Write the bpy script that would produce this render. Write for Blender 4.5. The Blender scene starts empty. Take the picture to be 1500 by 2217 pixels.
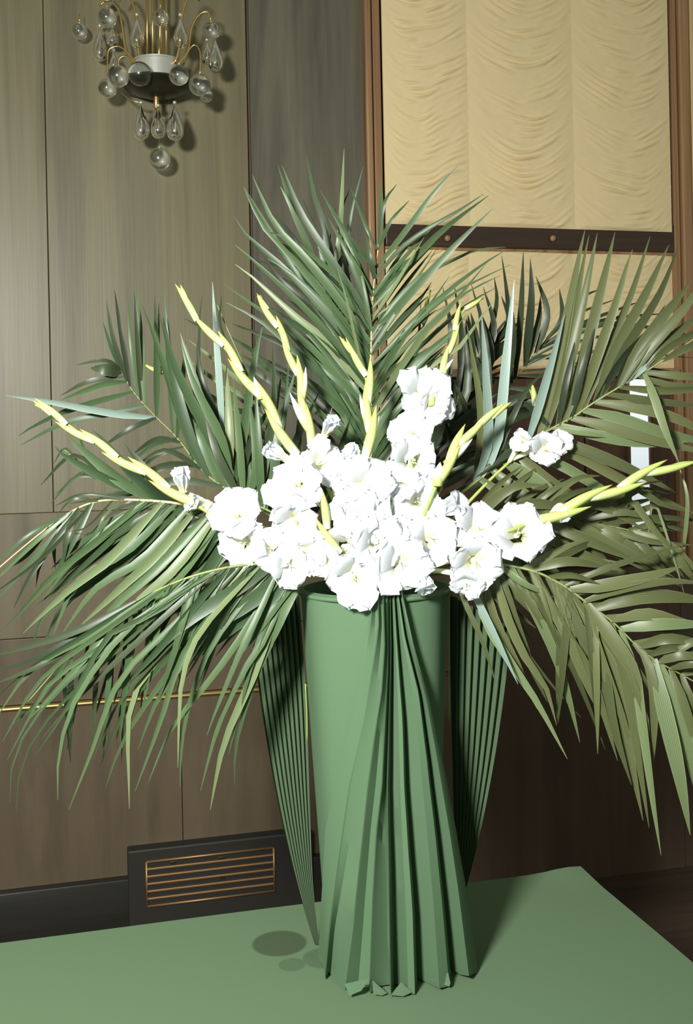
import bpy, bmesh, math, random
from mathutils import Vector, Matrix, noise
random.seed(7)
C = bpy.context.scene.collection
PI = math.pi

# ------------------------------------------------------------------ camera
F = 2330.0                      # focal length in pixels of the 1500 x 2217 frame
ALPHA = math.radians(14.1)      # the camera looks a little to the right of the wall's normal
RHO = 0.021                     # small roll
CAM = Vector((0.0, 0.0, 1.71))
D = Vector((math.sin(ALPHA), math.cos(ALPHA), 0))
R0 = Vector((math.cos(ALPHA), -math.sin(ALPHA), 0))
UP = Vector((0, 0, 1))
CR = R0 * math.cos(RHO) - UP * math.sin(RHO)
CU = UP * math.cos(RHO) + R0 * math.sin(RHO)
cd = bpy.data.cameras.new('camera')
cam = bpy.data.objects.new('camera', cd); C.objects.link(cam)
cd.sensor_fit = 'VERTICAL'; cd.sensor_height = 36.0; cd.sensor_width = 24.0
cd.lens = F / 2217 * 36.0
cd.shift_y = -(1108.5 - 950) / 2217
cd.clip_start = 0.05
cam.matrix_world = Matrix(((CR.x, CU.x, -D.x, CAM.x), (CR.y, CU.y, -D.y, CAM.y), (CR.z, CU.z, -D.z, CAM.z), (0, 0, 0, 1)))
bpy.context.scene.camera = cam

# ------------------------------------------------------------------ world, light, exposure
w = bpy.data.worlds.new('room_light'); bpy.context.scene.world = w; w.use_nodes = True
w.node_tree.nodes['Background'].inputs[0].default_value = (0.90, 0.95, 0.80, 1)
w.node_tree.nodes['Background'].inputs[1].default_value = 0.24
def area(name, loc, target, size, power, col):
    l = bpy.data.lights.new(name, 'AREA'); l.shape = 'DISK'; l.size = size; l.energy = power; l.color = col
    o = bpy.data.objects.new(name, l); C.objects.link(o); o.location = loc
    o.rotation_euler = (Vector(target) - Vector(loc)).to_track_quat('-Z', 'Y').to_euler()
    return o
fl_ = area('flash_lamp', (-0.90, -0.15, 2.45), (0.05, 2.5, 1.45), 0.40, 88, (1.0, 0.99, 0.95)); fl_.data.spread = math.radians(125)
vs = bpy.context.scene.view_settings
vs.view_transform = 'Standard'; vs.look = 'None'; vs.gamma = 1.0; vs.use_curve_mapping = False
vs.exposure = 0.0

# ------------------------------------------------------------------ helpers
def at(px, py, t):
    """a point seen at pixel (px, py), t metres in front of the camera"""
    return CAM + t * (D + (px - 750) / F * CR + (950 - py) / F * CU)
def on_wall(px, py, Y):
    d = D + (px - 750) / F * CR + (950 - py) / F * CU
    return CAM + d * ((Y - CAM.y) / d.y)
def on_level(px, py, z):
    d = D + (px - 750) / F * CR + (950 - py) / F * CU
    return CAM + d * ((z - CAM.z) / d.z)

def tag(o, label=None, cat=None, group=None, kind=None):
    if label: o['label'] = label
    if cat: o['category'] = cat
    if group: o['group'] = group
    if kind: o['kind'] = kind
    return o
def thing(name, label, cat, loc, group=None):
    o = bpy.data.objects.new(name, None); C.objects.link(o); o.location = loc
    o.empty_display_size = 0.05
    return tag(o, label, cat, group)
def link(name, me, mat, parent=None, loc=None):
    o = bpy.data.objects.new(name, me); C.objects.link(o)
    if mat is not None and not me.materials: me.materials.append(mat)
    if parent is not None: o.parent = parent
    if loc is not None: o.location = loc
    return o
def mesh(name, verts, faces, smooth=True):
    me = bpy.data.meshes.new(name)
    me.from_pydata([tuple(v) for v in verts], [], faces); me.update()
    if smooth: me.polygons.foreach_set('use_smooth', [True] * len(me.polygons))
    return me
def attr(me, name, vals):
    a = me.attributes.new(name, 'FLOAT', 'POINT'); a.data.foreach_set('value', vals)
class MB:
    """collects shapes, then links them as one mesh object"""
    def __init__(s): s.v = []; s.f = []
    def add(s, vs, fs):
        n = len(s.v); s.v += [Vector(v) for v in vs]; s.f += [tuple(i + n for i in f) for f in fs]; return s
    def box(s, lo, hi, bev=0.0):
        bm = bmesh.new(); bmesh.ops.create_cube(bm, size=1)
        for v in bm.verts:
            v.co = Vector(((lo[k] + hi[k]) / 2 + v.co[k] * (hi[k] - lo[k]) for k in range(3)))
        if bev: bmesh.ops.bevel(bm, geom=bm.edges[:], offset=bev, segments=2, affect='EDGES', profile=0.5)
        bm.verts.index_update()
        s.add([v.co.copy() for v in bm.verts], [[v.index for v in f.verts] for f in bm.faces]); bm.free(); return s
    def tube(s, pts, rad, n=8, cap=True):
        pts = [Vector(p) for p in pts]; vs = []; fs = []
        if not hasattr(rad, '__len__'): rad = [rad] * len(pts)
        up = None
        for i, p in enumerate(pts):
            d = (pts[min(i + 1, len(pts) - 1)] - pts[max(i - 1, 0)]).normalized()
            if up is None: up = d.orthogonal().normalized()
            up = (up - d * up.dot(d)).normalized(); q = d.cross(up)
            for k in range(n):
                a = 2 * PI * k / n; vs.append(p + (up * math.cos(a) + q * math.sin(a)) * rad[i])
        for i in range(len(pts) - 1):
            for k in range(n):
                fs.append((i * n + k, i * n + (k + 1) % n, (i + 1) * n + (k + 1) % n, (i + 1) * n + k))
        if cap: fs.append(tuple(range(n))[::-1]); fs.append(tuple((len(pts) - 1) * n + k for k in range(n)))
        return s.add(vs, fs)
    def lathe(s, prof, c, n=32, ax=None):
        """prof: (radius, height) pairs"""
        c = Vector(c); M = Matrix.Identity(3) if ax is None else Vector(ax).to_track_quat('Z', 'Y').to_matrix()
        vs = []; fs = []
        for r, h in prof:
            for k in range(n):
                a = 2 * PI * k / n; vs.append(c + M @ Vector((r * math.cos(a), r * math.sin(a), h)))
        for i in range(len(prof) - 1):
            for k in range(n): fs.append((i * n + k, i * n + (k + 1) % n, (i + 1) * n + (k + 1) % n, (i + 1) * n + k))
        fs.append(tuple(range(n))[::-1]); fs.append(tuple((len(prof) - 1) * n + k for k in range(n)))
        return s.add(vs, fs)
    def sphere(s, c, r, n=20, sz=1.0):
        return s.lathe([(max(1e-4, r * math.sin(PI * i / n)), -r * sz * math.cos(PI * i / n)) for i in range(n + 1)], c, n + 4)
    def build(s, name, mat, parent=None, smooth=True, sharp=None):
        off = parent.matrix_basis.translation if parent is not None else Vector()
        p = parent
        while p is not None and p.parent is not None: p = p.parent; off = off + p.matrix_basis.translation
        me = mesh(name, [v - off for v in s.v], s.f, smooth)
        if sharp: me.set_sharp_from_angle(angle=math.radians(sharp))
        return link(name, me, mat, parent)
def spline(pts, n):
    """Catmull-Rom through the control points, n+1 samples spread by length"""
    P = [Vector(p) for p in pts]
    if len(P) == 2: return [P[0].lerp(P[1], i / n) for i in range(n + 1)]
    Q = [2 * P[0] - P[1]] + P + [2 * P[-1] - P[-2]]; fine = []
    for i in range(1, len(Q) - 2):
        a, b, c, d = Q[i - 1:i + 3]
        for k in range(10):
            t = k / 10
            fine.append(0.5 * ((2 * b) + (c - a) * t + (2 * a - 5 * b + 4 * c - d) * t * t + (3 * b - a - 3 * c + d) * t ** 3))
    fine.append(P[-1]); L = [0]
    for i in range(1, len(fine)): L.append(L[-1] + (fine[i] - fine[i - 1]).length)
    out = []; j = 0
    for i in range(n + 1):
        s = L[-1] * i / n
        while j < len(L) - 2 and L[j + 1] < s: j += 1
        out.append(fine[j].lerp(fine[j + 1], (s - L[j]) / max(1e-9, L[j + 1] - L[j])))
    return out

# ------------------------------------------------------------------ materials
def lin(c):
    return tuple(((x / 255) / 12.92 if x / 255 < 0.04045 else ((x / 255 + 0.055) / 1.055) ** 2.4) for x in c) + (1,)
def mat(name, rgb, rough=0.6, metal=0.0, spec=0.5, **kw):
    m = bpy.data.materials.new(name); m.use_nodes = True; b = m.node_tree.nodes['Principled BSDF']
    b.inputs['Base Color'].default_value = rgb if len(rgb) == 4 else rgb + (1,)
    b.inputs['Roughness'].default_value = rough; b.inputs['Metallic'].default_value = metal
    b.inputs['Specular IOR Level'].default_value = spec
    for k, v in kw.items(): b.inputs[k.replace('_', ' ')].default_value = v
    return m
def N(m, t, **kw):
    n = m.node_tree.nodes.new(t)
    for k, v in kw.items(): setattr(n, k, v)
    return n
def L(m, a, b): m.node_tree.links.new(a, b)
def ramp(m, fac, stops):
    r = N(m, 'ShaderNodeValToRGB'); e = r.color_ramp.elements
    while len(e) < len(stops): e.new(0.5)
    for x, (p, c) in zip(e, stops): x.position = p; x.color = c
    L(m, fac, r.inputs[0]); return r.outputs[0]
def bump(m, h, strength, dist):
    b = N(m, 'ShaderNodeBump'); b.inputs['Strength'].default_value = strength; b.inputs['Distance'].default_value = dist
    L(m, h, b.inputs['Height']); L(m, b.outputs[0], m.node_tree.nodes['Principled BSDF'].inputs['Normal'])
def wood(name, a, b, scale=(9, 9, 0.55), rough=0.42, spec=0.4):
    m = mat(name, lin(a), rough, 0, spec)
    tc = N(m, 'ShaderNodeTexCoord'); mp = N(m, 'ShaderNodeMapping'); mp.inputs['Scale'].default_value = scale
    L(m, tc.outputs['Object'], mp.inputs[0])
    n1 = N(m, 'ShaderNodeTexNoise'); n1.inputs['Scale'].default_value = 1.0; n1.inputs['Detail'].default_value = 7; n1.inputs['Roughness'].default_value = 0.62
    n1.inputs['Distortion'].default_value = 0.6
    L(m, mp.outputs[0], n1.inputs[0])
    col = ramp(m, n1.outputs[0], [(0.30, lin(b)), (0.62, lin(a)), (0.80, lin(tuple(min(255, x * 1.08) for x in a)))])
    # darker weathered streaks along the grain
    mp2 = N(m, 'ShaderNodeMapping'); mp2.inputs['Scale'].default_value = tuple(x * 0.8 if x > 1 else x * 1.6 for x in scale); L(m, tc.outputs['Object'], mp2.inputs[0])
    n3 = N(m, 'ShaderNodeTexNoise'); n3.inputs['Scale'].default_value = 0.9; n3.inputs['Detail'].default_value = 3; L(m, mp2.outputs[0], n3.inputs[0])
    fac = ramp(m, n3.outputs[0], [(0.60, (1, 1, 1, 1)), (0.72, (0.66, 0.66, 0.66, 1))])
    mu = N(m, 'ShaderNodeMix', data_type='RGBA', blend_type='MULTIPLY'); mu.inputs[0].default_value = 1.0; L(m, col, mu.inputs[6]); L(m, fac, mu.inputs[7])
    L(m, mu.outputs[2], m.node_tree.nodes['Principled BSDF'].inputs['Base Color'])
    n2 = N(m, 'ShaderNodeTexNoise'); n2.inputs['Scale'].default_value = 9.0; n2.inputs['Detail'].default_value = 4
    L(m, mp.outputs[0], n2.inputs[0]); bump(m, n2.outputs[0], 0.15, 0.002)
    return m
def cloth(name, rgb, rough=0.9, scale=900):
    m = mat(name, lin(rgb), rough, 0, 0.08)
    tc = N(m, 'ShaderNodeTexCoord'); n = N(m, 'ShaderNodeTexNoise'); n.inputs['Scale'].default_value = scale; n.inputs['Detail'].default_value = 2
    L(m, tc.outputs['Object'], n.inputs[0]); bump(m, n.outputs[0], 0.25, 0.0006)
    return m
M = {}
M['wall_panel'] = wood('wall_panel', (122, 116, 86), (98, 92, 68), (13, 13, 0.45))
M['wall_panel_dark'] = wood('wall_panel_dark', (104, 100, 84), (76, 74, 62), (11, 11, 0.7))
M['wall_dado'] = wood('wall_dado', (108, 98, 74), (94, 85, 64))
M['wall_low'] = wood('wall_low', (100, 88, 69), (82, 71, 56), (7, 7, 0.9))
M['baseboard'] = wood('baseboard', (44, 44, 36), (34, 34, 28), (1, 9, 9))
M['window_wood'] = wood('window_wood', (164, 128, 90), (124, 94, 66), (26, 26, 0.6))
M['rail_wood'] = wood('rail_wood', (70, 54, 42), (52, 40, 32), (1.2, 20, 20))
M['apron_wood'] = wood('apron_wood', (100, 72, 54), (70, 50, 38), (16, 16, 0.6))
M['dark_wood'] = wood('dark_wood', (100, 84, 70), (88, 72, 60), (8, 8, 0.6), 0.6, 0.2)
M['floor_wood'] = wood('floor_wood', (84, 70, 58), (70, 58, 48), (0.7, 12, 12), 0.6, 0.2)
M['pale_wood'] = wood('pale_wood', (215, 190, 140), (190, 160, 112), (26, 26, 0.6))  # the frame's sunlit outer edge, its light put into the wood colour
M['white_paint'] = mat('white_paint', lin((235, 238, 236)), 0.5)
M['shade'] = cloth('shade', (226, 206, 160), 0.85, 500)
M['brass'] = mat('brass', lin((222, 190, 120)), 0.28, 1.0)
M['brass_trim'] = mat('brass_trim', lin((228, 198, 132)), 0.42, 1.0)
M['copper'] = mat('copper', lin((176, 138, 94)), 0.5, 0.8)
M['black_iron'] = mat('black_iron', lin((36, 35, 30)), 0.6)
M['silver'] = mat('silver', lin((225, 226, 214)), 0.34, 0.75)
M['dark_metal'] = mat('dark_metal', lin((74, 74, 62)), 0.35, 0.8)
M['glass'] = mat('glass', (0.97, 1.0, 0.96), 0.03, 0, 0.5, Transmission_Weight=1.0, IOR=1.45, Coat_Weight=1.0, Coat_Roughness=0.22)
M['green_cloth'] = cloth('green_cloth', (90, 116, 88))
M['fan_cloth'] = cloth('fan_cloth', (88, 108, 82))
M['cream'] = mat('cream', lin((236, 238, 196)), 0.5)
M['stalk'] = mat('stalk', lin((150, 172, 84)), 0.5)
M['rachis'] = mat('rachis', lin((128, 142, 86)), 0.45)
M['rachis_pale'] = mat('rachis_pale', lin((214, 194, 138)), 0.45)

def table_cloth_mat():
    m = cloth('table_cloth', (103, 127, 97)); nt = m.node_tree
    g = N(m, 'ShaderNodeNewGeometry'); base = lin((103, 127, 97)); fac = None
    for (px, py, rx, s) in ((605, 2040, 60, 0.62), (632, 2086, 30, 0.30), (700, 2072, 46, 0.35)):  # damp stains; the last spot is painted shade at the fan's foot
        c = on_level(px, py, 0.752); r = rx * (c - CAM).dot(D) / F
        sub = N(m, 'ShaderNodeVectorMath', operation='DISTANCE'); L(m, g.outputs['Position'], sub.inputs[0]); sub.inputs[1].default_value = c
        mr = N(m, 'ShaderNodeMapRange'); mr.inputs[1].default_value = r * 0.92; mr.inputs[2].default_value = r * 1.04
        mr.inputs[3].default_value = s; mr.inputs[4].default_value = 0
        L(m, sub.outputs['Value'], mr.inputs[0])
        if fac is None: fac = mr.outputs[0]
        else:
            mx = N(m, 'ShaderNodeMath', operation='MAXIMUM'); L(m, fac, mx.inputs[0]); L(m, mr.outputs[0], mx.inputs[1]); fac = mx.outputs[0]
    mix = N(m, 'ShaderNodeMix', data_type='RGBA'); L(m, fac, mix.inputs[0])
    mix.inputs[6].default_value = base; mix.inputs[7].default_value = lin((52, 60, 44))
    L(m, mix.outputs[2], nt.nodes['Principled BSDF'].inputs['Base Color'])
    return m
M['table_cloth'] = table_cloth_mat()

def leaf_mat(name, a, b, rough=0.40, spec=0.34):
    m = mat(name, lin(a), rough, 0, spec); nt = m.node_tree; bs = nt.nodes['Principled BSDF']
    oi = N(m, 'ShaderNodeObjectInfo'); at_ = N(m, 'ShaderNodeAttribute', attribute_name='across')
    col = ramp(m, oi.outputs['Random'], [(0.0, lin(b)), (1.0, lin(a))])
    wv = N(m, 'ShaderNodeMath', operation='MULTIPLY'); L(m, at_.outputs['Fac'], wv.inputs[0]); wv.inputs[1].default_value = 26
    sn = N(m, 'ShaderNodeMath', operation='SINE'); L(m, wv.outputs[0], sn.inputs[0])
    mr = N(m, 'ShaderNodeMapRange'); mr.inputs[1].default_value = -1; mr.inputs[2].default_value = 1; mr.inputs[3].default_value = 0.74; mr.inputs[4].default_value = 1.16  # vein stripes, contrast raised to paint in glossy streaks along the blade
    L(m, sn.outputs[0], mr.inputs[0])
    ab = N(m, 'ShaderNodeMath', operation='ABSOLUTE'); L(m, at_.outputs['Fac'], ab.inputs[0])          # thin pale margins of the blade
    mg = N(m, 'ShaderNodeMapRange'); mg.inputs[1].default_value = 0.84; mg.inputs[2].default_value = 0.98; mg.inputs[3].default_value = 1.0; mg.inputs[4].default_value = 1.45
    L(m, ab.outputs[0], mg.inputs[0]); mm_ = N(m, 'ShaderNodeMath', operation='MULTIPLY'); L(m, mr.outputs[0], mm_.inputs[0]); L(m, mg.outputs[0], mm_.inputs[1])
    mul = N(m, 'ShaderNodeVectorMath', operation='SCALE'); L(m, col, mul.inputs[0]); L(m, mm_.outputs[0], mul.inputs['Scale'])
    L(m, mul.outputs[0], bs.inputs['Base Color'])
    tr = N(m, 'ShaderNodeBsdfTranslucent'); L(m, mul.outputs[0], tr.inputs[0])
    mx = N(m, 'ShaderNodeMixShader'); mx.inputs[0].default_value = 0.10
    L(m, bs.outputs[0], mx.inputs[1]); L(m, tr.outputs[0], mx.inputs[2]); L(m, mx.outputs[0], nt.nodes['Material Output'].inputs[0])
    return m
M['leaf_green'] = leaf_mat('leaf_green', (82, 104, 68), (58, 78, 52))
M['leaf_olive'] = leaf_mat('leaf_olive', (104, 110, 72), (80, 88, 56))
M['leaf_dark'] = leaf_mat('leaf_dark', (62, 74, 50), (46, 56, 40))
M['leaf_pale'] = leaf_mat('leaf_pale', (158, 178, 168), (134, 156, 144), 0.36)  # glossy reflections on some blades, put in as a paler leaf colour
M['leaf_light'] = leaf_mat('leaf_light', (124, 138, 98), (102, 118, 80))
def petal_mat():
    m = mat('petal', (0.9, 0.92, 0.93), 0.55, 0, 0.3); nt = m.node_tree; bs = nt.nodes['Principled BSDF']
    a = N(m, 'ShaderNodeAttribute', attribute_name='along')
    col = ramp(m, a.outputs['Fac'], [(0.0, lin((226, 222, 160))), (0.16, lin((240, 238, 214))), (0.36, lin((234, 238, 243)))])
    L(m, col, bs.inputs['Base Color'])
    tr = N(m, 'ShaderNodeBsdfTranslucent'); L(m, col, tr.inputs[0]); mx = N(m, 'ShaderNodeMixShader'); mx.inputs[0].default_value = 0.35
    L(m, bs.outputs[0], mx.inputs[1]); L(m, tr.outputs[0], mx.inputs[2]); L(m, mx.outputs[0], nt.nodes['Material Output'].inputs[0])
    return m
M['petal'] = petal_mat()
def bud_mat():
    m = mat('bud', (0.5, 0.6, 0.2), 0.5, 0, 0.35); bs = m.node_tree.nodes['Principled BSDF']
    a = N(m, 'ShaderNodeAttribute', attribute_name='along')
    col = ramp(m, a.outputs['Fac'], [(0.0, lin((226, 234, 206))), (0.22, lin((194, 208, 130))), (0.88, lin((180, 198, 108))), (1.0, lin((206, 160, 84)))])
    L(m, col, bs.inputs['Base Color']); return m
M['bud'] = bud_mat()
def tipbud_mat():
    m = mat('white_bud', (0.5, 0.6, 0.2), 0.5, 0, 0.35); bs = m.node_tree.nodes['Principled BSDF']
    a = N(m, 'ShaderNodeAttribute', attribute_name='along')
    col = ramp(m, a.outputs['Fac'], [(0.0, lin((172, 192, 96))), (0.35, lin((206, 218, 150))), (0.6, lin((240, 243, 238)))])
    L(m, col, bs.inputs['Base Color']); return m
M['white_bud'] = tipbud_mat()

# ------------------------------------------------------------------ the room
YW = 3.78
def wx(px, py=900): return on_wall(px, py, YW).x
def wz(px, py): return on_wall(px, py, YW).z
XL, XR, TOP = -3.0, 4.5, 3.9
wall = MB().box((XL, YW + 0.02, 0), (XR, YW + 0.14, TOP)).build('wall_back', M['dark_wood'], None, False)
tag(wall, kind='structure')
fl = MB().box((XL, -2.5, -0.05), (XR, YW + 0.14, 0)).build('floor', M['floor_wood'], None, False); tag(fl, kind='structure')
def panel(x0, x1, z0, z1, m, name='panel', y=YW, d=0.025, bev=0.002):
    return MB().box((x0, y, z0), (x1, y + d, z1), bev).build(name, m, wall, False)
xs97, xs540, xwin = wx(100, 350), wx(540, 300), wx(787, 300)
xwr = wx(1499, 400)
Z1, Z2, Z3, Z4, Z5 = 1.482, 1.06, 0.838, 0.820, 0.224
g = 0.0010
panel(xs97 - 1.05, xs97 - g, Z1, TOP, M['wall_panel']); panel(XL, xs97 - 1.05 - 2 * g, Z1, TOP, M['wall_panel'])
panel(xs97 + g, xs540 - 0.006, Z1, TOP, M['wall_panel'])
panel(xs540 + 0.006, xwin, Z1, TOP, M['wall_panel_dark'])
xs392 = wx(394, 1700); xdk = wx(985, 1600)
for (a, b) in ((XL, xs392 - 1.0), (xs392 - 1.0, xs392), (xs392, xdk)):
    panel(a + g, b - g, Z2 + g, Z1 - g, M['wall_dado'], y=YW + 0.006)
    panel(a + g, b - g, Z3, Z2 - g, M['wall_low'], y=YW + 0.006)
    panel(a + g, b - g, Z5, Z4, M['wall_low'])
br = MB().box((XL, YW - 0.012, Z4), (wx(880, 1500), YW + 0.02, Z3 - 0.002), 0.0075).build('trim_1', M['brass_trim']); tag(br, 'slim brass moulding running along the wood panelling', kind='structure')
bb = MB().box((XL, YW - 0.03, 0), (xdk, YW + 0.02, Z5), 0.006).build('baseboard_back', M['baseboard']); tag(bb, kind='structure')

# --- window with its wooden frame
win = bpy.data.objects.new('window_1', None); C.objects.link(win); win.location = (wx(1130, 300), YW, 2.4)
tag(win, 'tall wood framed window behind the palms', kind='structure')
def wbox(name, m, x0, x1, z0, z1, y0, y1, bev=0.004): return MB().box((x0, y0, z0), (x1, y1, z1), bev).build(name, m, win, False)
zsh = wz(1130, 497); zr0 = wz(1130, 541); zlow = wz(1130, 800)
xa, xb, xc = wx(786, 300), wx(801, 300), wx(826, 300)
xd, xe, xf = wx(1440, 300), wx(1447, 300), wx(1490, 500)
wbox('frame_stile', M['window_wood'], xa, xb, 1.2, TOP, YW - 0.05, YW + 0.02, 0.008)
wbox('frame_stile', M['window_wood'], xb + 0.007, xc - 0.004, 1.2, TOP, YW - 0.025, YW + 0.02, 0.006)
wbox('frame_stile', M['window_wood'], xe, wx(1464, 500), 1.2, TOP, YW - 0.03, YW + 0.02, 0.005)
wbox('frame_stile', M['window_wood'], wx(1466, 500), xf - 0.005, 1.2, TOP, YW - 0.045, YW + 0.02, 0.006)
wbox('frame_stile', M['pale_wood'], xf, wx(1502, 500), 1.2, TOP, YW - 0.04, YW + 0.02, 0.005)
wbox('frame_stile', M['window_wood'], wx(1504, 500), wx(1590, 500), 1.2, TOP, YW - 0.05, YW + 0.02, 0.005)
wbox('meeting_rail', M['rail_wood'], xc, xe, zr0, zsh + 0.03, YW - 0.028, YW + 0.02, 0.004)
wbox('rail_lip', M['window_wood'], xc, xe, zr0 - 0.012, zr0, YW - 0.02, YW + 0.02, 0.003)
wbox('sill', M['window_wood'], xc, xe, zlow - 0.03, zlow, YW - 0.05, YW + 0.02, 0.004)
for a, b in ((0, 0.34), (0.34, 0.67), (0.67, 1)):
    x0 = xc + (xe - xc) * a; x1 = xc + (xe - xc) * b
    wbox('apron_panel', M['apron_wood'], x0 + 0.003, x1 - 0.003, 1.20, zlow - 0.03, YW - 0.006, YW + 0.02, 0.006)
for px in (905, 1135):
    c = on_wall(px + (60 if px > 1000 else 62), 517, YW - 0.03)
    MB().lathe([(0.001, 0.016), (0.010, 0.014), (0.012, 0.008), (0.006, 0.0)], c, 14, (0, -1, 0)).build('knob', M['window_wood'], win)
# dark lower wall under the window
for a, b in ((0, 0.3), (0.3, 0.6), (0.6, 1)):
    x0 = xdk + (XR - xdk) * a; x1 = xdk + (XR - xdk) * b
    panel(x0 + g, x1 - g, 0.0, 1.19, M['dark_wood'], 'panel', YW + 0.004, 0.02)
panel(wx(1594, 500), XR, 1.2, TOP, M['wall_panel_dark'])
M['daylight'] = mat('daylight', (0.8, 0.85, 0.88, 1), 0.4, 0, 0.5, Emission_Color=(0.86, 0.95, 1.0, 1), Emission_Strength=0.62)  # glow added to keep the white strip bright where shadow falls
strip = bpy.data.objects.new('window_2', None); C.objects.link(strip); sx0, sx1 = on_wall(1365, 1000, YW - 0.03).x, on_wall(1405, 1000, YW - 0.03).x
strip.location = ((sx0 + sx1) / 2, YW, 1.5); tag(strip, 'narrow bright window slit in the brown panelling', kind='structure')
MB().box((sx0, YW - 0.030, 1.212), (sx1, YW - 0.012, wz(1385, 822)), 0.002).build('pane', M['daylight'], strip, False)
for a, b in ((sx0 - 0.012, sx0), (sx1, sx1 + 0.012)): MB().box((a, YW - 0.036, 1.205), (b, YW + 0.01, wz(1385, 822)), 0.003).build('frame_stile', M['apron_wood'], strip, False)

# --- the two festoon shades of the window: gathered cloth in crescents
def shade(name, label, z0, z1, y, seed, xl, xr):
    o = thing(name, label, 'blind', ((xl + xr) / 2, y, z0))
    cols = [wx(1006, 250), wx(1231, 250)]
    edges = [xl] + cols + [xr]
    for k in range(3):
        x0, x1 = edges[k], edges[k + 1]; nx = 46; nz = int((z1 - z0) / 0.0042); vs = []; fs = []
        sag = (0.085, 0.12, 0.11)[k]; skew = (-0.35, 0.0, 0.05)[k]
        for j in range(nz + 1):
            z = z0 + (z1 - z0) * j / nz
            for i in range(nx + 1):
                q = -1 + 2 * i / nx; x = x0 + (x1 - x0) * i / nx
                c = z + sag * (1 - abs(q - skew * (1 - q * q)) ** 2.1)
                p = Vector((x * 3.0, 0, c * 16)); wob = noise.noise(p + Vector((seed, k * 5.1, 0)))
                ph = c * 2 * PI / 0.0235 + 5.5 * noise.noise(Vector((q * 1.6 + seed, k * 3.3, c * 11)))
                env = (1 - abs(q) ** 3.5)
                h = (0.5 + 0.5 * math.sin(ph)) ** 1.6 * 0.0115 * env * max(0.04, 0.32 + 1.5 * noise.noise(Vector((q * 1.9 + 7 * k, seed, c * 26))) + 0.5 * wob)
                h += 0.0016 * noise.noise(Vector((x * 40, seed + k, c * 190)))
                h += 0.020 * (1 - q * q) * 0.55
                if j < 3: h *= j / 3
                vs.append((x, y - 0.004 - h, z))
        for j in range(nz):
            for i in range(nx):
                a = j * (nx + 1) + i; fs.append((a, a + 1, a + nx + 2, a + nx + 1))
        b = MB().add(vs, fs); b.build('scallop_panel', M['shade'], o)
    MB().box((xl, y - 0.004, z0), (xr, y + 0.004, z1)).build('backing', M['shade'], o, False)
    return o
shade('festoon_blind', 'cream festoon blind with scalloped gathers filling the window above the dark rail', zsh, TOP - 0.3, YW - 0.03, 1.7, xc, xd)
shade('festoon_blind', 'cream gathered blind below the dark window rail, half hidden behind palm fronds', zlow, zr0 - 0.012, YW - 0.005, 6.2, xc + 0.003, xe - 0.002)

# --- the vent in the skirting
vh = thing('floor_vent', 'copper slatted air vent in a black raised block of the skirting', 'vent', on_wall(450, 1900, YW))
hx0, hx1 = wx(275, 1850), wx(670, 1800); hz1 = wz(275, 1832)
MB().box((hx0, YW - 0.05, 0.0), (hx1, YW + 0.01, hz1), 0.006).build('housing', M['black_iron'], vh, False)
gx0, gx1 = wx(315, 1865), wx(588, 1900); gz1, gz0 = on_wall(315, 1866, YW - 0.05).z, on_wall(318, 1962, YW - 0.05).z
yv = YW - 0.053
for a, b in (((gx0, gz0), (gx0, gz1)), ((gx1, gz0), (gx1, gz1)), ((gx0, gz1), (gx1, gz1)), ((gx0, gz0), (gx1, gz0))):
    MB().tube([(a[0], yv, a[1]), (b[0], yv, b[1])], 0.0042, 6).build('frame_bar', M['copper'], vh)
for k in range(1, 6):
    z = gz1 + (gz0 - gz1) * k / 6.0
    MB().box((gx0, yv - 0.003, z - 0.0035), (gx1, yv + 0.006, z + 0.0035), 0.0015).build('slat', M['copper'], vh, False)
for px, py in ((480, 1858), (482, 1900), (375, 1868)):
    c = on_wall(px, py, YW - 0.049)
    MB().box(c - Vector((0.010, 0.002, 0.006)), c + Vector((0.010, 0.004, 0.006)), 0.002).build('damper_lever', M['dark_metal'], vh, False)

# ------------------------------------------------------------------ wall sconce of glass balls and drops
SA = 3.63
sc = thing('wall_sconce', 'brass wall sconce hung with glass balls and clear teardrop pendants', 'sconce', at(342, 160, SA))
pm = SA / F
def S(px, py, dt=0.0): return at(px, py, SA + dt)
MB().lathe([(0.030, -0.001), (0.078, 0.004), (0.086, 0.012), (0.084, 0.070), (0.088, 0.072), (0.088, 0.077), (0.080, 0.078)], S(342, 186), 36).build('collar', M['silver'], sc, sharp=40)
MB().lathe([(0.012, -0.042), (0.05, -0.036), (0.10, -0.018), (0.117, 0.0), (0.112, 0.006), (0.03, 0.008)], S(339, 184), 36).build('dish', M['dark_metal'], sc, sharp=40)
MB().lathe([(0.004, -0.055), (0.010, -0.05), (0.008, -0.02), (0.012, 0.0), (0.012, 0.012)], S(338, 203), 16).build('finial', M['brass'], sc)
for px, dt in ((319, -0.03), (331, -0.05), (349, 0.0), (360, -0.035)):
    MB().tube([S(px, 140, dt), S(px - 1, -70, dt)], 0.0042, 8).build('rod', M['brass'], sc)
bp = S(340, -70)
MB().tube([S(342, -66), Vector((bp.x, YW, bp.z + 0.01))], 0.016, 12).build('wall_arm', M['brass'], sc)
MB().lathe([(0.07, 0.0), (0.07, 0.008), (0.05, 0.016), (0.016, 0.02)], Vector((bp.x, YW, bp.z + 0.01)), 24, (0, -1, 0)).build('backplate', M['brass'], sc)
MB().lathe([(0.02, -0.02), (0.06, -0.01), (0.06, 0.01), (0.02, 0.02)], S(340, -68), 24).build('hub', M['brass'], sc)
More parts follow.
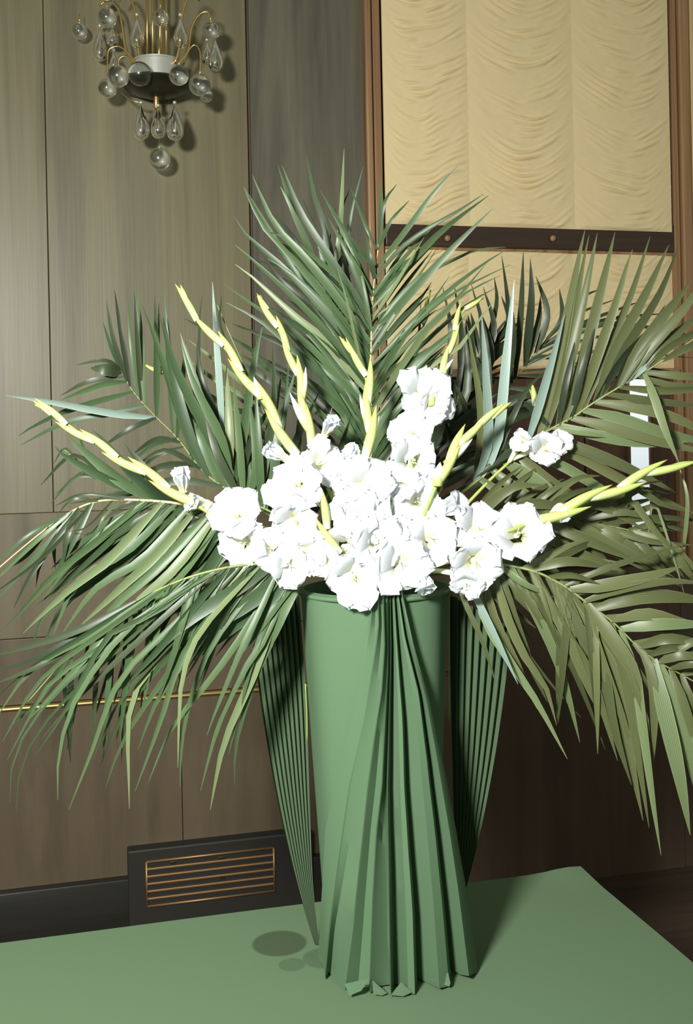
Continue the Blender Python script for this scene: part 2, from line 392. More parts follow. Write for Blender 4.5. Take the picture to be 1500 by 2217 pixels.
arms = [[(290, 138, -.04), (272, 105, -.03), (265, 60, -.03), (256, 20, -.03), (232, 0, -.03), (216, 14, -.03)],
        [(396, 138, -.04), (407, 108, -.03), (415, 60, -.03), (432, 32, -.03), (450, 26, -.03), (457, 46, -.03)],
        [(306, 138, -.06), (299, 110, -.06), (298, 60, -.06), (288, 10, -.06), (270, -16, -.06), (258, 4, -.06)],
        [(378, 138, -.06), (388, 105, -.06), (391, 55, -.06), (400, 12, -.06), (415, -14, -.06), (432, 2, -.06)],
        [(342, 138, -.07), (345, 108, -.08), (346, 80, -.10), (347, 52, -.11)]]
for a in arms:
    MB().tube(spline([S(*p) for p in a], 22), [0.0052 - 0.002 * i / 22 for i in range(23)], 8).build('arm', M['brass'], sc)
hooks = [[(300, 142, -.07), (285, 124, -.07), (262, 102, -.07), (240, 104, -.07), (233, 120, -.07), (233, 172, -.07)],
         [(296, 146, -.09), (285, 130, -.09), (268, 122, -.09), (257, 130, -.09), (256, 145, -.09)],
         [(384, 142, -.07), (400, 122, -.07), (418, 98, -.07), (430, 104, -.07), (434, 125, -.07), (433, 162, -.07)],
         [(262, 200, -.03), (272, 208, -.04), (286, 218, -.05), (302, 222, -.05)]]
for a in hooks:
    MB().tube(spline([S(*p) for p in a], 18), 0.0024, 6).build('hook', M['brass'], sc)
balls = [(232, 38, 21, -.03), (172, 68, 17, -.02), (347, 38, 18, -.11), (457, 67, 19, -.03), (256, 165, 23, -.09), (233, 191, 20, -.07),
         (303, 160, 25, -.12), (387, 163, 21, -.12), (432, 184, 23, -.07), (447, 207, 14, -.02), (345, 344, 24, 0), (233, 2, 9, -.03)]
for px, py, r, dt in balls:
    MB().sphere(S(px, py, dt), r * pm, 20).build('glass_ball', M['glass'], sc)
    MB().sphere(S(px, py - r - 1, dt), 2.6 * pm, 6).build('bead', M['silver'], sc)
    if py < 150: MB().tube([S(px, py - r, dt), S(px, py - r - 22, dt)], 0.0011, 5).build('wire', M['brass'], sc)
drops = [(305, 226, 302, 17, -.05), (342, 232, 300, 16, -.02), (378, 226, 304, 18, -.05), (216, 60, 132, 15, 0), (243, 60, 100, 13, -.02),
         (466, 84, 154, 16, -.02), (448, 90, 140, 13, 0.02), (296, 36, 104, 15, -.06), (390, 36, 104, 15, -.06), (246, 112, 150, 9, -.04)]
for px, y0, y1, r, dt in drops:
    H = (y1 - y0) * pm; rr = 1.5 * r * pm; prof = []
    for i in range(15):
        s = i / 14; ang = s * PI
        prof.append((max(0.0006, rr * math.sin(ang) * (math.sin(ang / 2) ** 1.6)), -H * (1 - math.cos(ang)) / 2))
    MB().lathe(prof, S(px, y0, dt), 20).build('glass_drop', M['glass'], sc)
    MB().sphere(S(px, y0 - 4, dt), 4.2 * pm, 8).build('bead', M['silver'], sc)
MB().tube([S(342, 232), S(345, 320)], 0.0009, 5).build('wire', M['brass'], sc)

# ------------------------------------------------------------------ table and its cloth
TZ = 0.75
corner = on_level(1257, 1880, TZ); YB = corner.y; XE = corner.x; YF = 0.75; XA = -1.6
tb = thing('table', 'long table under the green cloth that carries the vase', 'table', (0, 1.4, 0))
MB().box((XA + 0.012, YF + 0.012, TZ - 0.035), (XE - 0.012, YB - 0.012, TZ - 0.004), 0.004).build('tabletop', M['dark_wood'], tb, False)
for x in (XA + 0.08, XE - 0.08):
    for y in (YF + 0.08, YB - 0.08):
        MB().box((x - 0.03, y - 0.03, 0), (x + 0.03, y + 0.03, TZ - 0.035), 0.004).build('leg', M['dark_wood'], tb, False)
def table_cloth():
    nx, ny = 90, 54; vs = []; fs = []
    drop = 0.34
    sx = [XA - 0.0] + [XA + (XE - XA) * i / (nx - 1) for i in range(nx)] + [XE]
    def edge(v, lo, hi): return min(abs(v - lo), abs(hi - v))
    cols = [('d', XA, 1)] + [('t', XA + (XE - XA) * i / (nx - 1), 0) for i in range(nx)] + [('d', XE, 1)]
    rows = [('d', YF, 1)] + [('t', YF + (YB - YF) * i / (ny - 1), 0) for i in range(ny)] + [('d', YB, 1)]
    for jr, (kr, y, dr) in enumerate(rows):
        for ic, (kc, x, dc) in enumerate(cols):
            z = TZ + 0.0012 * noise.noise(Vector((x * 2.2, y * 2.2, 0)))
            X, Y = x, y
            # the far corner stands up a little, with a soft rise in the back edge before it
            dcx = x - XE + 0.03; rise = math.exp(-(dcx / 0.055) ** 2) * max(0, 1 - (YB - y) / 0.10) * 0.007
            z += max(0, rise)
            if dc or dr:
                wv = 0.012 * math.sin((x + y) * 22)
                if dc: X += (0.02 + wv) * (1 if x > 0 else -1)
                if dr: Y += (0.02 + wv) * (1 if y > 1 else -1)
                z -= drop
            vs.append((X, Y, z))
    W = len(cols)
    for j in range(len(rows) - 1):
        for i in range(W - 1):
            a = j * W + i; fs.append((a, a + 1, a + W + 1, a + W))
    o = MB().add(vs, fs).build('tablecloth', M['table_cloth'], None, True, 50)
    tag(o, 'plain green tablecloth with a round damp stain beside the vase', 'tablecloth')
table_cloth()

# ------------------------------------------------------------------ vase wrapped in green cloth
VT = 1.985
ctr_top = at(811, 1272, VT); base = on_level(815, 2068, TZ + 0.002)
vz0 = TZ + 0.003; vc = Vector((ctr_top.x, ctr_top.y, vz0)); VH = ctr_top.z - vz0
va = thing('vase', 'tall tapered vase wrapped in plain green cloth', 'vase', vc)
rt, rb = 160 * VT / F, 118 * VT / F
prof = [(0.01, 0.0), (rb - 0.006, 0.0), (rb, 0.008)] + [(rb + (rt - rb) * (s ** 1.0), VH * s) for s in (0.12, 0.25, 0.4, 0.55, 0.7, 0.85, 0.95)] + \
       [(rt, VH - 0.012), (rt + 0.001, VH), (rt - 0.006, VH + 0.003), (rt - 0.012, VH - 0.01), (rt - 0.016, VH * 0.7), (rb - 0.02, 0.05), (0.01, 0.05)]
n = 96; vs = []; fs = []
for i, (r, h) in enumerate(prof):
    for k in range(n):
        a = 2 * PI * k / n; s = h / VH
        rr = r
        if i > 2 and i < 12:      # the cloth is taut: a few broad flats, lightly creased
            rr += 0.0020 * math.sin(7 * a + 1.0 + s) * (0.4 + s) + 0.0016 * noise.noise(Vector((math.cos(a) * 2, math.sin(a) * 2, s * 2)))
        vs.append(vc + Vector((rr * math.cos(a), rr * math.sin(a), h)))
for i in range(len(prof) - 1):
    for k in range(n): fs.append((i * n + k, i * n + (k + 1) % n, (i + 1) * n + (k + 1) % n, (i + 1) * n + k))
fs.append(tuple(range(n))[::-1])
MB().add(vs, fs).build('body', M['green_cloth'], va, True, 60)
rimp = [vc + Vector(((rt + 0.0015) * math.cos(2 * PI * k / 64), (rt + 0.0015) * math.sin(2 * PI * k / 64), VH - 0.004)) for k in range(65)]
MB().tube(rimp, 0.0045, 8, False).build('rolled_rim', M['green_cloth'], va)

# --- pleated cloth falling down the front of the vase
def poly_x(pl, y):
    if y <= pl[0][1]: return pl[0][0]
    for (x0, y0), (x1, y1) in zip(pl, pl[1:]):
        if y <= y1: return x0 + (x1 - x0) * (y - y0) / (y1 - y0)
    (x0, y0), (x1, y1) = pl[-2], pl[-1]
    return x1 + (x1 - x0) * (y - y1) / (y1 - y0)
RID = [[(806, 1288), (804, 1340), (776, 1520), (734, 1700), (712, 1795), (704, 1950), (697, 2085)],
       [(818, 1288), (821, 1350), (815, 1400), (790, 1560), (758, 1700), (735, 1860), (716, 2000), (704, 2120)],
       [(830, 1285), (833, 1400), (827, 1500), (811, 1600), (798, 1700), (782, 1850), (766, 2000), (747, 2140)],
       [(838, 1280), (840, 1450), (832, 1600), (828, 1700), (816, 1800), (808, 1950), (801, 2150)],
       [(845, 1276), (846, 1400), (842, 1560), (838, 1700), (841, 1850), (844, 2000), (847, 2160)],
       [(852, 1272), (860, 1400), (870, 1550), (876, 1700), (884, 1850), (893, 1980), (898, 2152)],
       [(860, 1270), (876, 1380), (905, 1500), (925, 1650), (941, 1800), (956, 1950), (972, 2135)],
       [(868, 1275), (896, 1400), (930, 1520), (957, 1650), (986, 1800), (1006, 1920), (1032, 2105)]]
YBOT = [2085, 2120, 2142, 2150, 2158, 2152, 2135, 2105]
def tb_at(x, y): return (on_level(x, y, TZ + 0.004) - CAM).dot(D)
def drape():
    o_root = None
    rows = 44; grid = []
    for j in range(rows + 1):
        s = j / rows; row = []
        for i in range(8):
            y = 1278 + (YBOT[i] - 1278) * s; x = poly_x(RID[i], y)
            t_b = tb_at(RID[i][-1][0], YBOT[i]); t = 1.832 + (t_b - 1.832) * s ** 1.1
            dp = 0.016 + 0.040 * s           # pleat depth
            wob = 1.5 * noise.noise(Vector((i * 3.1, s * 5, 0))) * (1 - abs(2 * s - 1)) * 1.5
            x += wob
            nxt = None
            if i < 7:
                y2 = 1278 + (YBOT[i + 1] - 1278) * s; nxt = poly_x(RID[i + 1], y2)
            if i == 0:
                row.append((x - 5 - 4 * s, y - 2, t + 0.02))
            row.append((x, y, t))
            if nxt is not None:
                gap = nxt - x
                if i < 4:        # panel recedes towards the next ridge, then steps forward
                    tn = 1.832 + (tb_at(RID[i + 1][-1][0], YBOT[i + 1]) - 1.832) * s ** 1.1
                    k = max(0.0, min(1.0, (s - 0.45) / 0.4)) if i == 1 else 0.0
                    m_a = t + (tn + dp - t) * 0.55 + 0.002 * math.sin(s * 9 + i); m_b = t + dp * 0.75
                    e_a = tn + dp; e_b = tn + 0.004
                    row.append((x + gap * (0.5 - 0.3 * k), y + (y2 - y) * (0.5 - 0.3 * k), m_a + (m_b - m_a) * k))
                    row.append((nxt - min(2.5, gap * 0.2), y2 - 1, e_a + (e_b - e_a) * k))
                else:            # tucked back straight behind the ridge, then rolls forward
                    row.append((x + min(3 + 4 * s, gap * 0.2), y - 1, t + dp))
                    row.append((x + gap * 0.35, y + (y2 - y) * 0.35, t + dp * 0.72))
                    row.append((x + gap * 0.72, y + (y2 - y) * 0.72, t + dp * 0.16))
            else:
                row.append((x + 2, y - 2, t + 0.012)); row.append((x - 4, y - 4, t + 0.05))
        lim = []
        for (x, y, t) in row:      # keep the cloth in front of the vase it hangs on
            sv = max(0, min(1, (y - 1272) / 800)); rpx = 160 - 42 * sv; dx = x - (811 + 4 * sv)
            if abs(dx) < rpx: t = min(t, VT - math.sqrt(rpx * rpx - dx * dx) * VT / F - 0.005)
            lim.append((x, y, t))
        grid.append(lim)
    vs = []; fs = []; W = len(grid[0])
    for r in grid:
        for (x, y, t) in r:
            p = at(x, y, t)
            if p.z < TZ + 0.004: p = p + UP * (TZ + 0.004 - p.z)
            vs.append(p)
    for j in range(rows):
        for i in range(W - 1):
            a = j * W + i; fs.append((a, a + 1, a + W + 1, a + W))
    b = MB().add(vs, fs)
    bot = grid[-1]
    # the hem: short turned-out tucks where the pleats meet the table
    ro = thing('pleated_drape', 'green cloth gathered in knife pleats down the front of the vase', 'drape', on_level(850, 2150, TZ + 0.003))
    b.build('pleats', M['green_cloth'], ro, True, 28)
    for (x0, y0, x1, y1, x2, y2) in ((746, 2130, 800, 2118, 756, 2156), (806, 2122, 838, 2150, 808, 2152), (868, 2126, 892, 2148, 846, 2154), (936, 2122, 970, 2106, 972, 2136)):
        t0 = tb_at(x2, y2); 
        P = [at(x0, y0, t0 - 0.002), at(x1, y1, t0 - 0.002), at(x2, y2, t0 - 0.008), at((x1 + x2) / 2 + 4, (y1 + y2) / 2 + 8, t0 - 0.006)]
        P = [p + UP * max(0, TZ + 0.004 - p.z) for p in P]
        MB().add(P, [(0, 1, 3, 2)]).build('hem_tuck', M['green_cloth'], ro, False)
drape()

# --- pleated fans either side of the vase
def fan(label, top, bot, npl, t0, t1, ribs_left):
    root = thing('pleated_fan', label, 'cloth fan', on_level(bot[0][0], bot[0][1], TZ + 0.002))
    rows = 26; vs = []; fs = []; W = npl * 2 + 1
    for j in range(rows + 1):
        s = j / rows
        for i in range(W):
            u = i / (W - 1)
            e0 = spline([Vector((p[0], p[1], 0)) for p in top[0]], rows)[j]; e1 = spline([Vector((p[0], p[1], 0)) for p in top[1]], rows)[j]
            x = e0.x + (e1.x - e0.x) * u; y = e0.y + (e1.y - e0.y) * u
            width = abs(e1.x - e0.x) / npl
            t = t0 + (t1 - t0) * s + (1.5 * width * t0 / F if i % 2 else 0)
            x += (0.62 * width * 0.5 * (1 if ribs_left else -1)) if i % 2 else 0
            p = at(x, y, t)
            if p.z < TZ + 0.003: p = p + UP * (TZ + 0.003 - p.z)
            vs.append(p)
    for j in range(rows):
        for i in range(W - 1):
            a = j * W + i; fs.append((a, a + 1, a + W + 1, a + W))
    MB().add(vs, fs).build('pleats', M['fan_cloth'], root, False)
    return root
lf = fan('pleated green cloth fan on the vent side of the vase', ([(548, 1400), (570, 1560), (602, 1740), (642, 1910), (689, 2072)], [(648, 1290), (662, 1500), (671, 1760), (678, 1920), (695, 2078)]),
    [(690, 2075)], 9, 2.03, 2.04, False)
rf = fan('pleated green cloth fan on the window side of the vase', ([(973, 1285), (975, 1480), (980, 1700), (984, 1880), (962, 2072)], [(1108, 1360), (1086, 1540), (1062, 1690), (1028, 1850), (968, 2074)]),
    [(965, 2073)], 8, 2.03, 2.04, False)
MB().tube(spline([at(661, 1480, 2.0), at(664, 1540, 2.0), at(665, 1605, 2.0)], 8), 0.0012, 5).build('straw_stay', M['stalk'], lf)
MB().tube(spline([at(973, 1280, 2.0), at(971, 1420, 2.0), at(972, 1560, 2.0)], 8), 0.0012, 5).build('straw_stay', M['stalk'], rf)

# ------------------------------------------------------------------ palm fronds
MOUTH = at(811, 1272, VT)
def leaf_mesh(P, width, roll, keel, curl, eye):
    """a folded, tapering blade along the points P; its face turned about its own axis by roll"""
    n = len(P) - 1; vs = []; fs = []; al = []; ac = []
    toC = (eye - P[n // 2]).normalized()
    for i, p in enumerate(P):
        s = i / n; d = (P[min(i + 1, n)] - P[max(i - 1, 0)]).normalized()
        side = d.cross(toC)
        if side.length < 1e-4: side = d.orthogonal()
        side.normalize(); nrm = side.cross(d).normalized()
        a = roll + curl * s
        sd = side * math.cos(a) + nrm * math.sin(a); nn = sd.cross(d).normalized()
        wd = width * (min(1.0, 0.42 + 2.4 * s) if s < 0.3 else 1.0) * (1 - max(0, (s - 0.38) / 0.62) ** 1.7) * 0.5 + 0.0004
        for k, c in ((-1, -1.0), (0, 0.0), (1, 1.0)):
            vs.append(p + sd * (wd * c) + nn * (keel * wd * (1 if c else 0))); al.append(s); ac.append(c)
    for i in range(n):
        for k in range(2):
            a = i * 3 + k; fs.append((a, a + 1, a + 4, a + 3))
    return vs, fs, al, ac
def frond(label, rach, leaves, m, r0=4.0, dt=0.0, auto=(), rmat='rachis', tipdt=0.05, wscale=1.0):
    """rach: (px, py, t) from the vase mouth outwards; leaves: control points base..tip as flat pixel tuples, width in pixels last, then flags"""
    rs = spline([Vector((a, b, t * 1000)) for a, b, t in rach], 60)
    rp = [at(v.x, v.y, v.z / 1000) for v in rs]
    root = thing('palm_frond', label, 'palm frond', rp[0], 'palm fronds fanned around the vase')
    sc_ = rs[20].z / 1000 / F
    MB().tube(rp, [max(0.0012, r0 * sc_ * (1 - 0.75 * i / 60)) for i in range(61)], 7).build('rachis', M[rmat], root)
    off = rp[0]; rnd = random.Random(label)
    def add(pts, width, mm, roll, tdt, keel):
        b = pts[0]
        k = min(range(61), key=lambda i: (rs[i].x - b[0]) ** 2 + (rs[i].y - b[1]) ** 2)
        q = rs[k]; dd = math.hypot(q.x - b[0], q.y - b[1]); t = q.z / 1000
        ctl = [(q.x, q.y)] + (list(pts[1:]) if dd < 40 else list(pts)); n = len(ctl) - 1
        if n == 1:
            a, c = ctl; L_ = math.hypot(c[0] - a[0], c[1] - a[1]); s = rnd.uniform(-.03, .05) * L_
            nx, ny = -(c[1] - a[1]) / L_, (c[0] - a[0]) / L_
            if ny > 0: nx, ny = -nx, -ny
            ctl = [a, ((a[0] + c[0]) / 2 + nx * s, (a[1] + c[1]) / 2 + ny * s), c]; n = 2
        tot = [0]
        for i in range(n): tot.append(tot[-1] + math.hypot(ctl[i + 1][0] - ctl[i][0], ctl[i + 1][1] - ctl[i][1]))
        tt = rnd.uniform(-tipdt, tipdt) + tdt
        P = spline([at(c[0], c[1], t + tt * (tot[i] / tot[-1]) ** 1.2 - 0.02 * math.sin(PI * tot[i] / tot[-1])) for i, c in enumerate(ctl)], 9)
        vs, fs, al, ac = leaf_mesh([p - off for p in P], 0.98 * wscale * width * t / F, roll, keel, rnd.uniform(-.4, .4), CAM - off)
        me = mesh('leaflet', vs, fs); attr(me, 'along', al); attr(me, 'across', ac)
        link('leaflet', me, M[mm], root)
    for lf_ in leaves:
        flag = ''; lf_ = list(lf_)
        if isinstance(lf_[-1], str): flag = lf_.pop()
        wd = lf_.pop(); pts = [(lf_[i], lf_[i + 1]) for i in range(0, len(lf_), 2)]
        mm = m
        if 'p' in flag: mm = 'leaf_pale'
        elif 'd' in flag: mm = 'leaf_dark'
        elif 'l' in flag: mm = 'leaf_light'
        elif 'o' in flag: mm = 'leaf_olive'
        elif 'g' in flag: mm = 'leaf_green'
        add(pts, wd, mm, rnd.uniform(-0.6, 0.6), dt + (0.05 if 'b' in flag else 0) - (0.05 if 'f' in flag else 0), rnd.uniform(0.12, 0.4))
    for (s0, s1, cnt, ang0, ang1, len0, len1, wd, mm, tdt) in auto:
        for i in range(cnt):
            u = (i + rnd.random() * 0.7) / cnt; s = s0 + (s1 - s0) * u; k = min(59, int(s * 60)); q = rs[k]
            d = Vector((rs[k + 1].x - q.x, rs[k + 1].y - q.y)).normalized(); a = math.radians(ang0 + (ang1 - ang0) * u + rnd.uniform(-7, 7))
            e = Vector((d.x * math.cos(a) - d.y * math.sin(a), d.x * math.sin(a) + d.y * math.cos(a)))
            ln = (len0 + (len1 - len0) * u) * rnd.uniform(0.82, 1.08)
            sag = ln * rnd.uniform(0.02, 0.08)
            add([(q.x, q.y), (q.x + e.x * ln * .55, q.y + e.y * ln * .55 - sag), (q.x + e.x * ln, q.y + e.y * ln)], wd * rnd.uniform(.75, 1.15), mm, rnd.uniform(-.7, .7), tdt, rnd.uniform(.12, .4))
    return root

# back fronds first (seen in the gaps)
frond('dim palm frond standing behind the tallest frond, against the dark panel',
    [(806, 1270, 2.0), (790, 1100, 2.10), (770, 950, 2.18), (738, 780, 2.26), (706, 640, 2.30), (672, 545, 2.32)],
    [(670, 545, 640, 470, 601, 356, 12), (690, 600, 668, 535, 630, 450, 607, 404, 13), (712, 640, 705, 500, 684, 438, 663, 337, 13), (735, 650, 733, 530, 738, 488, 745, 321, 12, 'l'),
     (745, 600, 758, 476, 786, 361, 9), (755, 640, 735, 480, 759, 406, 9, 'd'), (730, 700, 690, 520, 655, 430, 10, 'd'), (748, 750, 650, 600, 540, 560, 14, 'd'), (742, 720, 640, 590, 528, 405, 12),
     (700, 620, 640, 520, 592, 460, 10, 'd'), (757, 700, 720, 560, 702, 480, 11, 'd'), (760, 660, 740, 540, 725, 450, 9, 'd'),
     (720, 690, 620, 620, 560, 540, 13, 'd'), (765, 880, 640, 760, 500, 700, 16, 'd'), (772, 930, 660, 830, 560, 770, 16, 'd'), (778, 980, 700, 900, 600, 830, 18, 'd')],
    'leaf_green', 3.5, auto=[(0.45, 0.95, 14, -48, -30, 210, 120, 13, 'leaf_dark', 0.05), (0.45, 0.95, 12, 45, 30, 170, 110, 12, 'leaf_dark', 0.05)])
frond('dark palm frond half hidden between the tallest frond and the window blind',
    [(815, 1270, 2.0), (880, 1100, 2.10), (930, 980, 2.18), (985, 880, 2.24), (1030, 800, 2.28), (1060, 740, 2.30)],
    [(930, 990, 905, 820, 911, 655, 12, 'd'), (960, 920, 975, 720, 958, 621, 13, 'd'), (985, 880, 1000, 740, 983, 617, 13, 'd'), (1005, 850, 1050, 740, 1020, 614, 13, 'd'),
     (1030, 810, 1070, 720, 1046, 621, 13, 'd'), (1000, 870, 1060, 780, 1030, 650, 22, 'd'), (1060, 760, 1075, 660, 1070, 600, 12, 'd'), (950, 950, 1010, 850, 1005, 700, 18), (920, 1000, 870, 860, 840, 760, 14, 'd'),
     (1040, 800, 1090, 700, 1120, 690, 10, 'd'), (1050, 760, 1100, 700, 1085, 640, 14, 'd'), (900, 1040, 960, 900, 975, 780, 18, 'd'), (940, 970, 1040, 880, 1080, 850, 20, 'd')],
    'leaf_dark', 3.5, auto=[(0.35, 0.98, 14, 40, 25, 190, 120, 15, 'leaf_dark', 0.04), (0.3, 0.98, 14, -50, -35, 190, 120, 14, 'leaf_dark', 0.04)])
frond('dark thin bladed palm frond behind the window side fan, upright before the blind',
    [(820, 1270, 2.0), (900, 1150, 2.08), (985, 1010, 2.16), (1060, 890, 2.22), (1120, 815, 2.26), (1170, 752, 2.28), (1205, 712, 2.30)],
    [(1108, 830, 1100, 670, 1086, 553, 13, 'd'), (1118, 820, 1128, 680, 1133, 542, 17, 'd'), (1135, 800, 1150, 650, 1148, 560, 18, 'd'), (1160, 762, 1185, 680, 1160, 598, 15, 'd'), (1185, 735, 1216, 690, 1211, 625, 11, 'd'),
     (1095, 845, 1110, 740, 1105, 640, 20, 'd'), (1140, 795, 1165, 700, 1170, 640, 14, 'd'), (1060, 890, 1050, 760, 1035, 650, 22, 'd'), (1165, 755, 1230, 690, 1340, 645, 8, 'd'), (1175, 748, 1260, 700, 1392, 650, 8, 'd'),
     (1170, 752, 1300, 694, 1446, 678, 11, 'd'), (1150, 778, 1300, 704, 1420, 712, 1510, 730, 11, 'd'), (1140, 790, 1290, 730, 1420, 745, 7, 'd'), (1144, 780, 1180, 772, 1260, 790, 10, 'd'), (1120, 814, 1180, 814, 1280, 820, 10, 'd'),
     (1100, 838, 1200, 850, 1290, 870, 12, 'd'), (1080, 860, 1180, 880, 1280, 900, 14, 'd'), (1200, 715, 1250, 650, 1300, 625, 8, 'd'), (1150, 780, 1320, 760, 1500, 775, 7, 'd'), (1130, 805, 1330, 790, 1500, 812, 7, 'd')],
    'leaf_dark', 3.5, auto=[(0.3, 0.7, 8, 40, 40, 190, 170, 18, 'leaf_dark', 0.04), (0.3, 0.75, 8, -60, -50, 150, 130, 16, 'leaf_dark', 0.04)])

# the tall one in the middle
frond('tallest palm frond, fanned upright across the frame edge of the window',
    [(808, 1275, 1.98), (803, 1050, 2.06), (803, 860, 2.12), (803, 760, 2.14), (806, 660, 2.16), (813, 580, 2.18), (820, 530, 2.19)],
    [(820, 535, 824, 460, 823, 388, 12), (818, 545, 797, 500, 759, 406, 9), (812, 580, 760, 520, 715, 454, 13), (810, 600, 802, 560, 791, 506, 13), (806, 640, 770, 575, 748, 535, 16),
     (803, 690, 741, 599, 707, 547, 652, 460, 610, 357, 19), (802, 740, 707, 615, 650, 547, 593, 483, 546, 379, 21), (802, 770, 677, 608, 607, 531, 564, 483, 528, 405, 17),
     (802, 800, 690, 660, 616, 581, 525, 501, 505, 467, 17), (802, 830, 680, 690, 577, 590, 508, 530, 17), (801, 860, 684, 719, 636, 682, 548, 601, 509, 572, 17, 'l'),
     (801, 890, 660, 740, 537, 653, 484, 615, 17), (801, 920, 680, 800, 571, 700, 490, 655, 16), (803, 710, 690, 590, 620, 520, 577, 500, 15), (803, 680, 730, 600, 660, 540, 600, 500, 15),
     (802, 850, 720, 760, 640, 700, 560, 650, 18), (802, 780, 730, 690, 640, 600, 580, 560, 16), (802, 900, 740, 830, 690, 790, 640, 740, 18), (802, 950, 740, 890, 690, 840, 620, 790, 20), (802, 990, 740, 930, 680, 890, 610, 850, 20),
     (802, 1020, 750, 960, 700, 900, 660, 850, 18), (804, 720, 790, 640, 770, 560, 735, 520, 12), (801, 870, 770, 740, 750, 650, 730, 580, 8, 'l'), (800, 910, 760, 830, 722, 790, 16), (801, 960, 770, 880, 745, 840, 14),
     # towards the window
     (818, 545, 845, 480, 886, 434, 9), (818, 520, 832, 440, 859, 399, 9), (814, 583, 848, 539, 889, 485, 939, 417, 993, 357, 14, 'f'), (812, 608, 857, 549, 889, 521, 939, 487, 984, 462, 1047, 420, 12, 'f'),
     (810, 635, 848, 590, 893, 562, 950, 505, 1007, 460, 1058, 423, 18, 'f'), (805, 720, 859, 669, 893, 630, 939, 580, 973, 544, 1007, 510, 1067, 451, 19, 'f'), (806, 690, 859, 612, 893, 555, 919, 512, 11, 'lf'),
     (806, 690, 860, 650, 907, 596, 943, 543, 7), (804, 735, 850, 660, 907, 601, 961, 573, 1029, 542, 1095, 535, 11), (803, 800, 890, 700, 984, 619, 1047, 571, 1095, 541, 13),
     (803, 790, 880, 720, 960, 650, 1029, 610, 1105, 573, 11), (802, 830, 900, 730, 1000, 640, 1084, 596, 10), (802, 905, 837, 841, 882, 773, 925, 712, 961, 680, 1018, 612, 1052, 571, 18, 'lf'),
     (802, 860, 870, 740, 930, 660, 973, 597, 9), (803, 850, 920, 740, 1010, 660, 1072, 624, 12), (802, 930, 910, 810, 995, 751, 1029, 703, 1070, 651, 13, 'l'), (802, 960, 889, 812, 973, 728, 1010, 680, 14),
     (808, 660, 850, 600, 890, 575, 920, 540, 11), (809, 640, 850, 585, 900, 530, 11), (803, 770, 860, 700, 900, 660, 935, 610, 12), (802, 880, 860, 810, 920, 760, 970, 740, 14), (802, 980, 850, 900, 910, 840, 950, 800, 17), (802, 1010, 850, 930, 900, 880, 940, 830, 16)],
    'leaf_green', 4.2, rmat='rachis_pale', tipdt=0.03, auto=[(0.3, 0.8, 12, -44, -36, 300, 230, 14, 'leaf_dark', 0.06), (0.3, 0.85, 12, 44, 36, 250, 190, 13, 'leaf_dark', 0.06), (0.35, 0.9, 14, -40, -32, 330, 230, 14, 'leaf_green', 0.02), (0.35, 0.9, 14, 42, 34, 280, 190, 13, 'leaf_green', 0.02)], wscale=0.84)

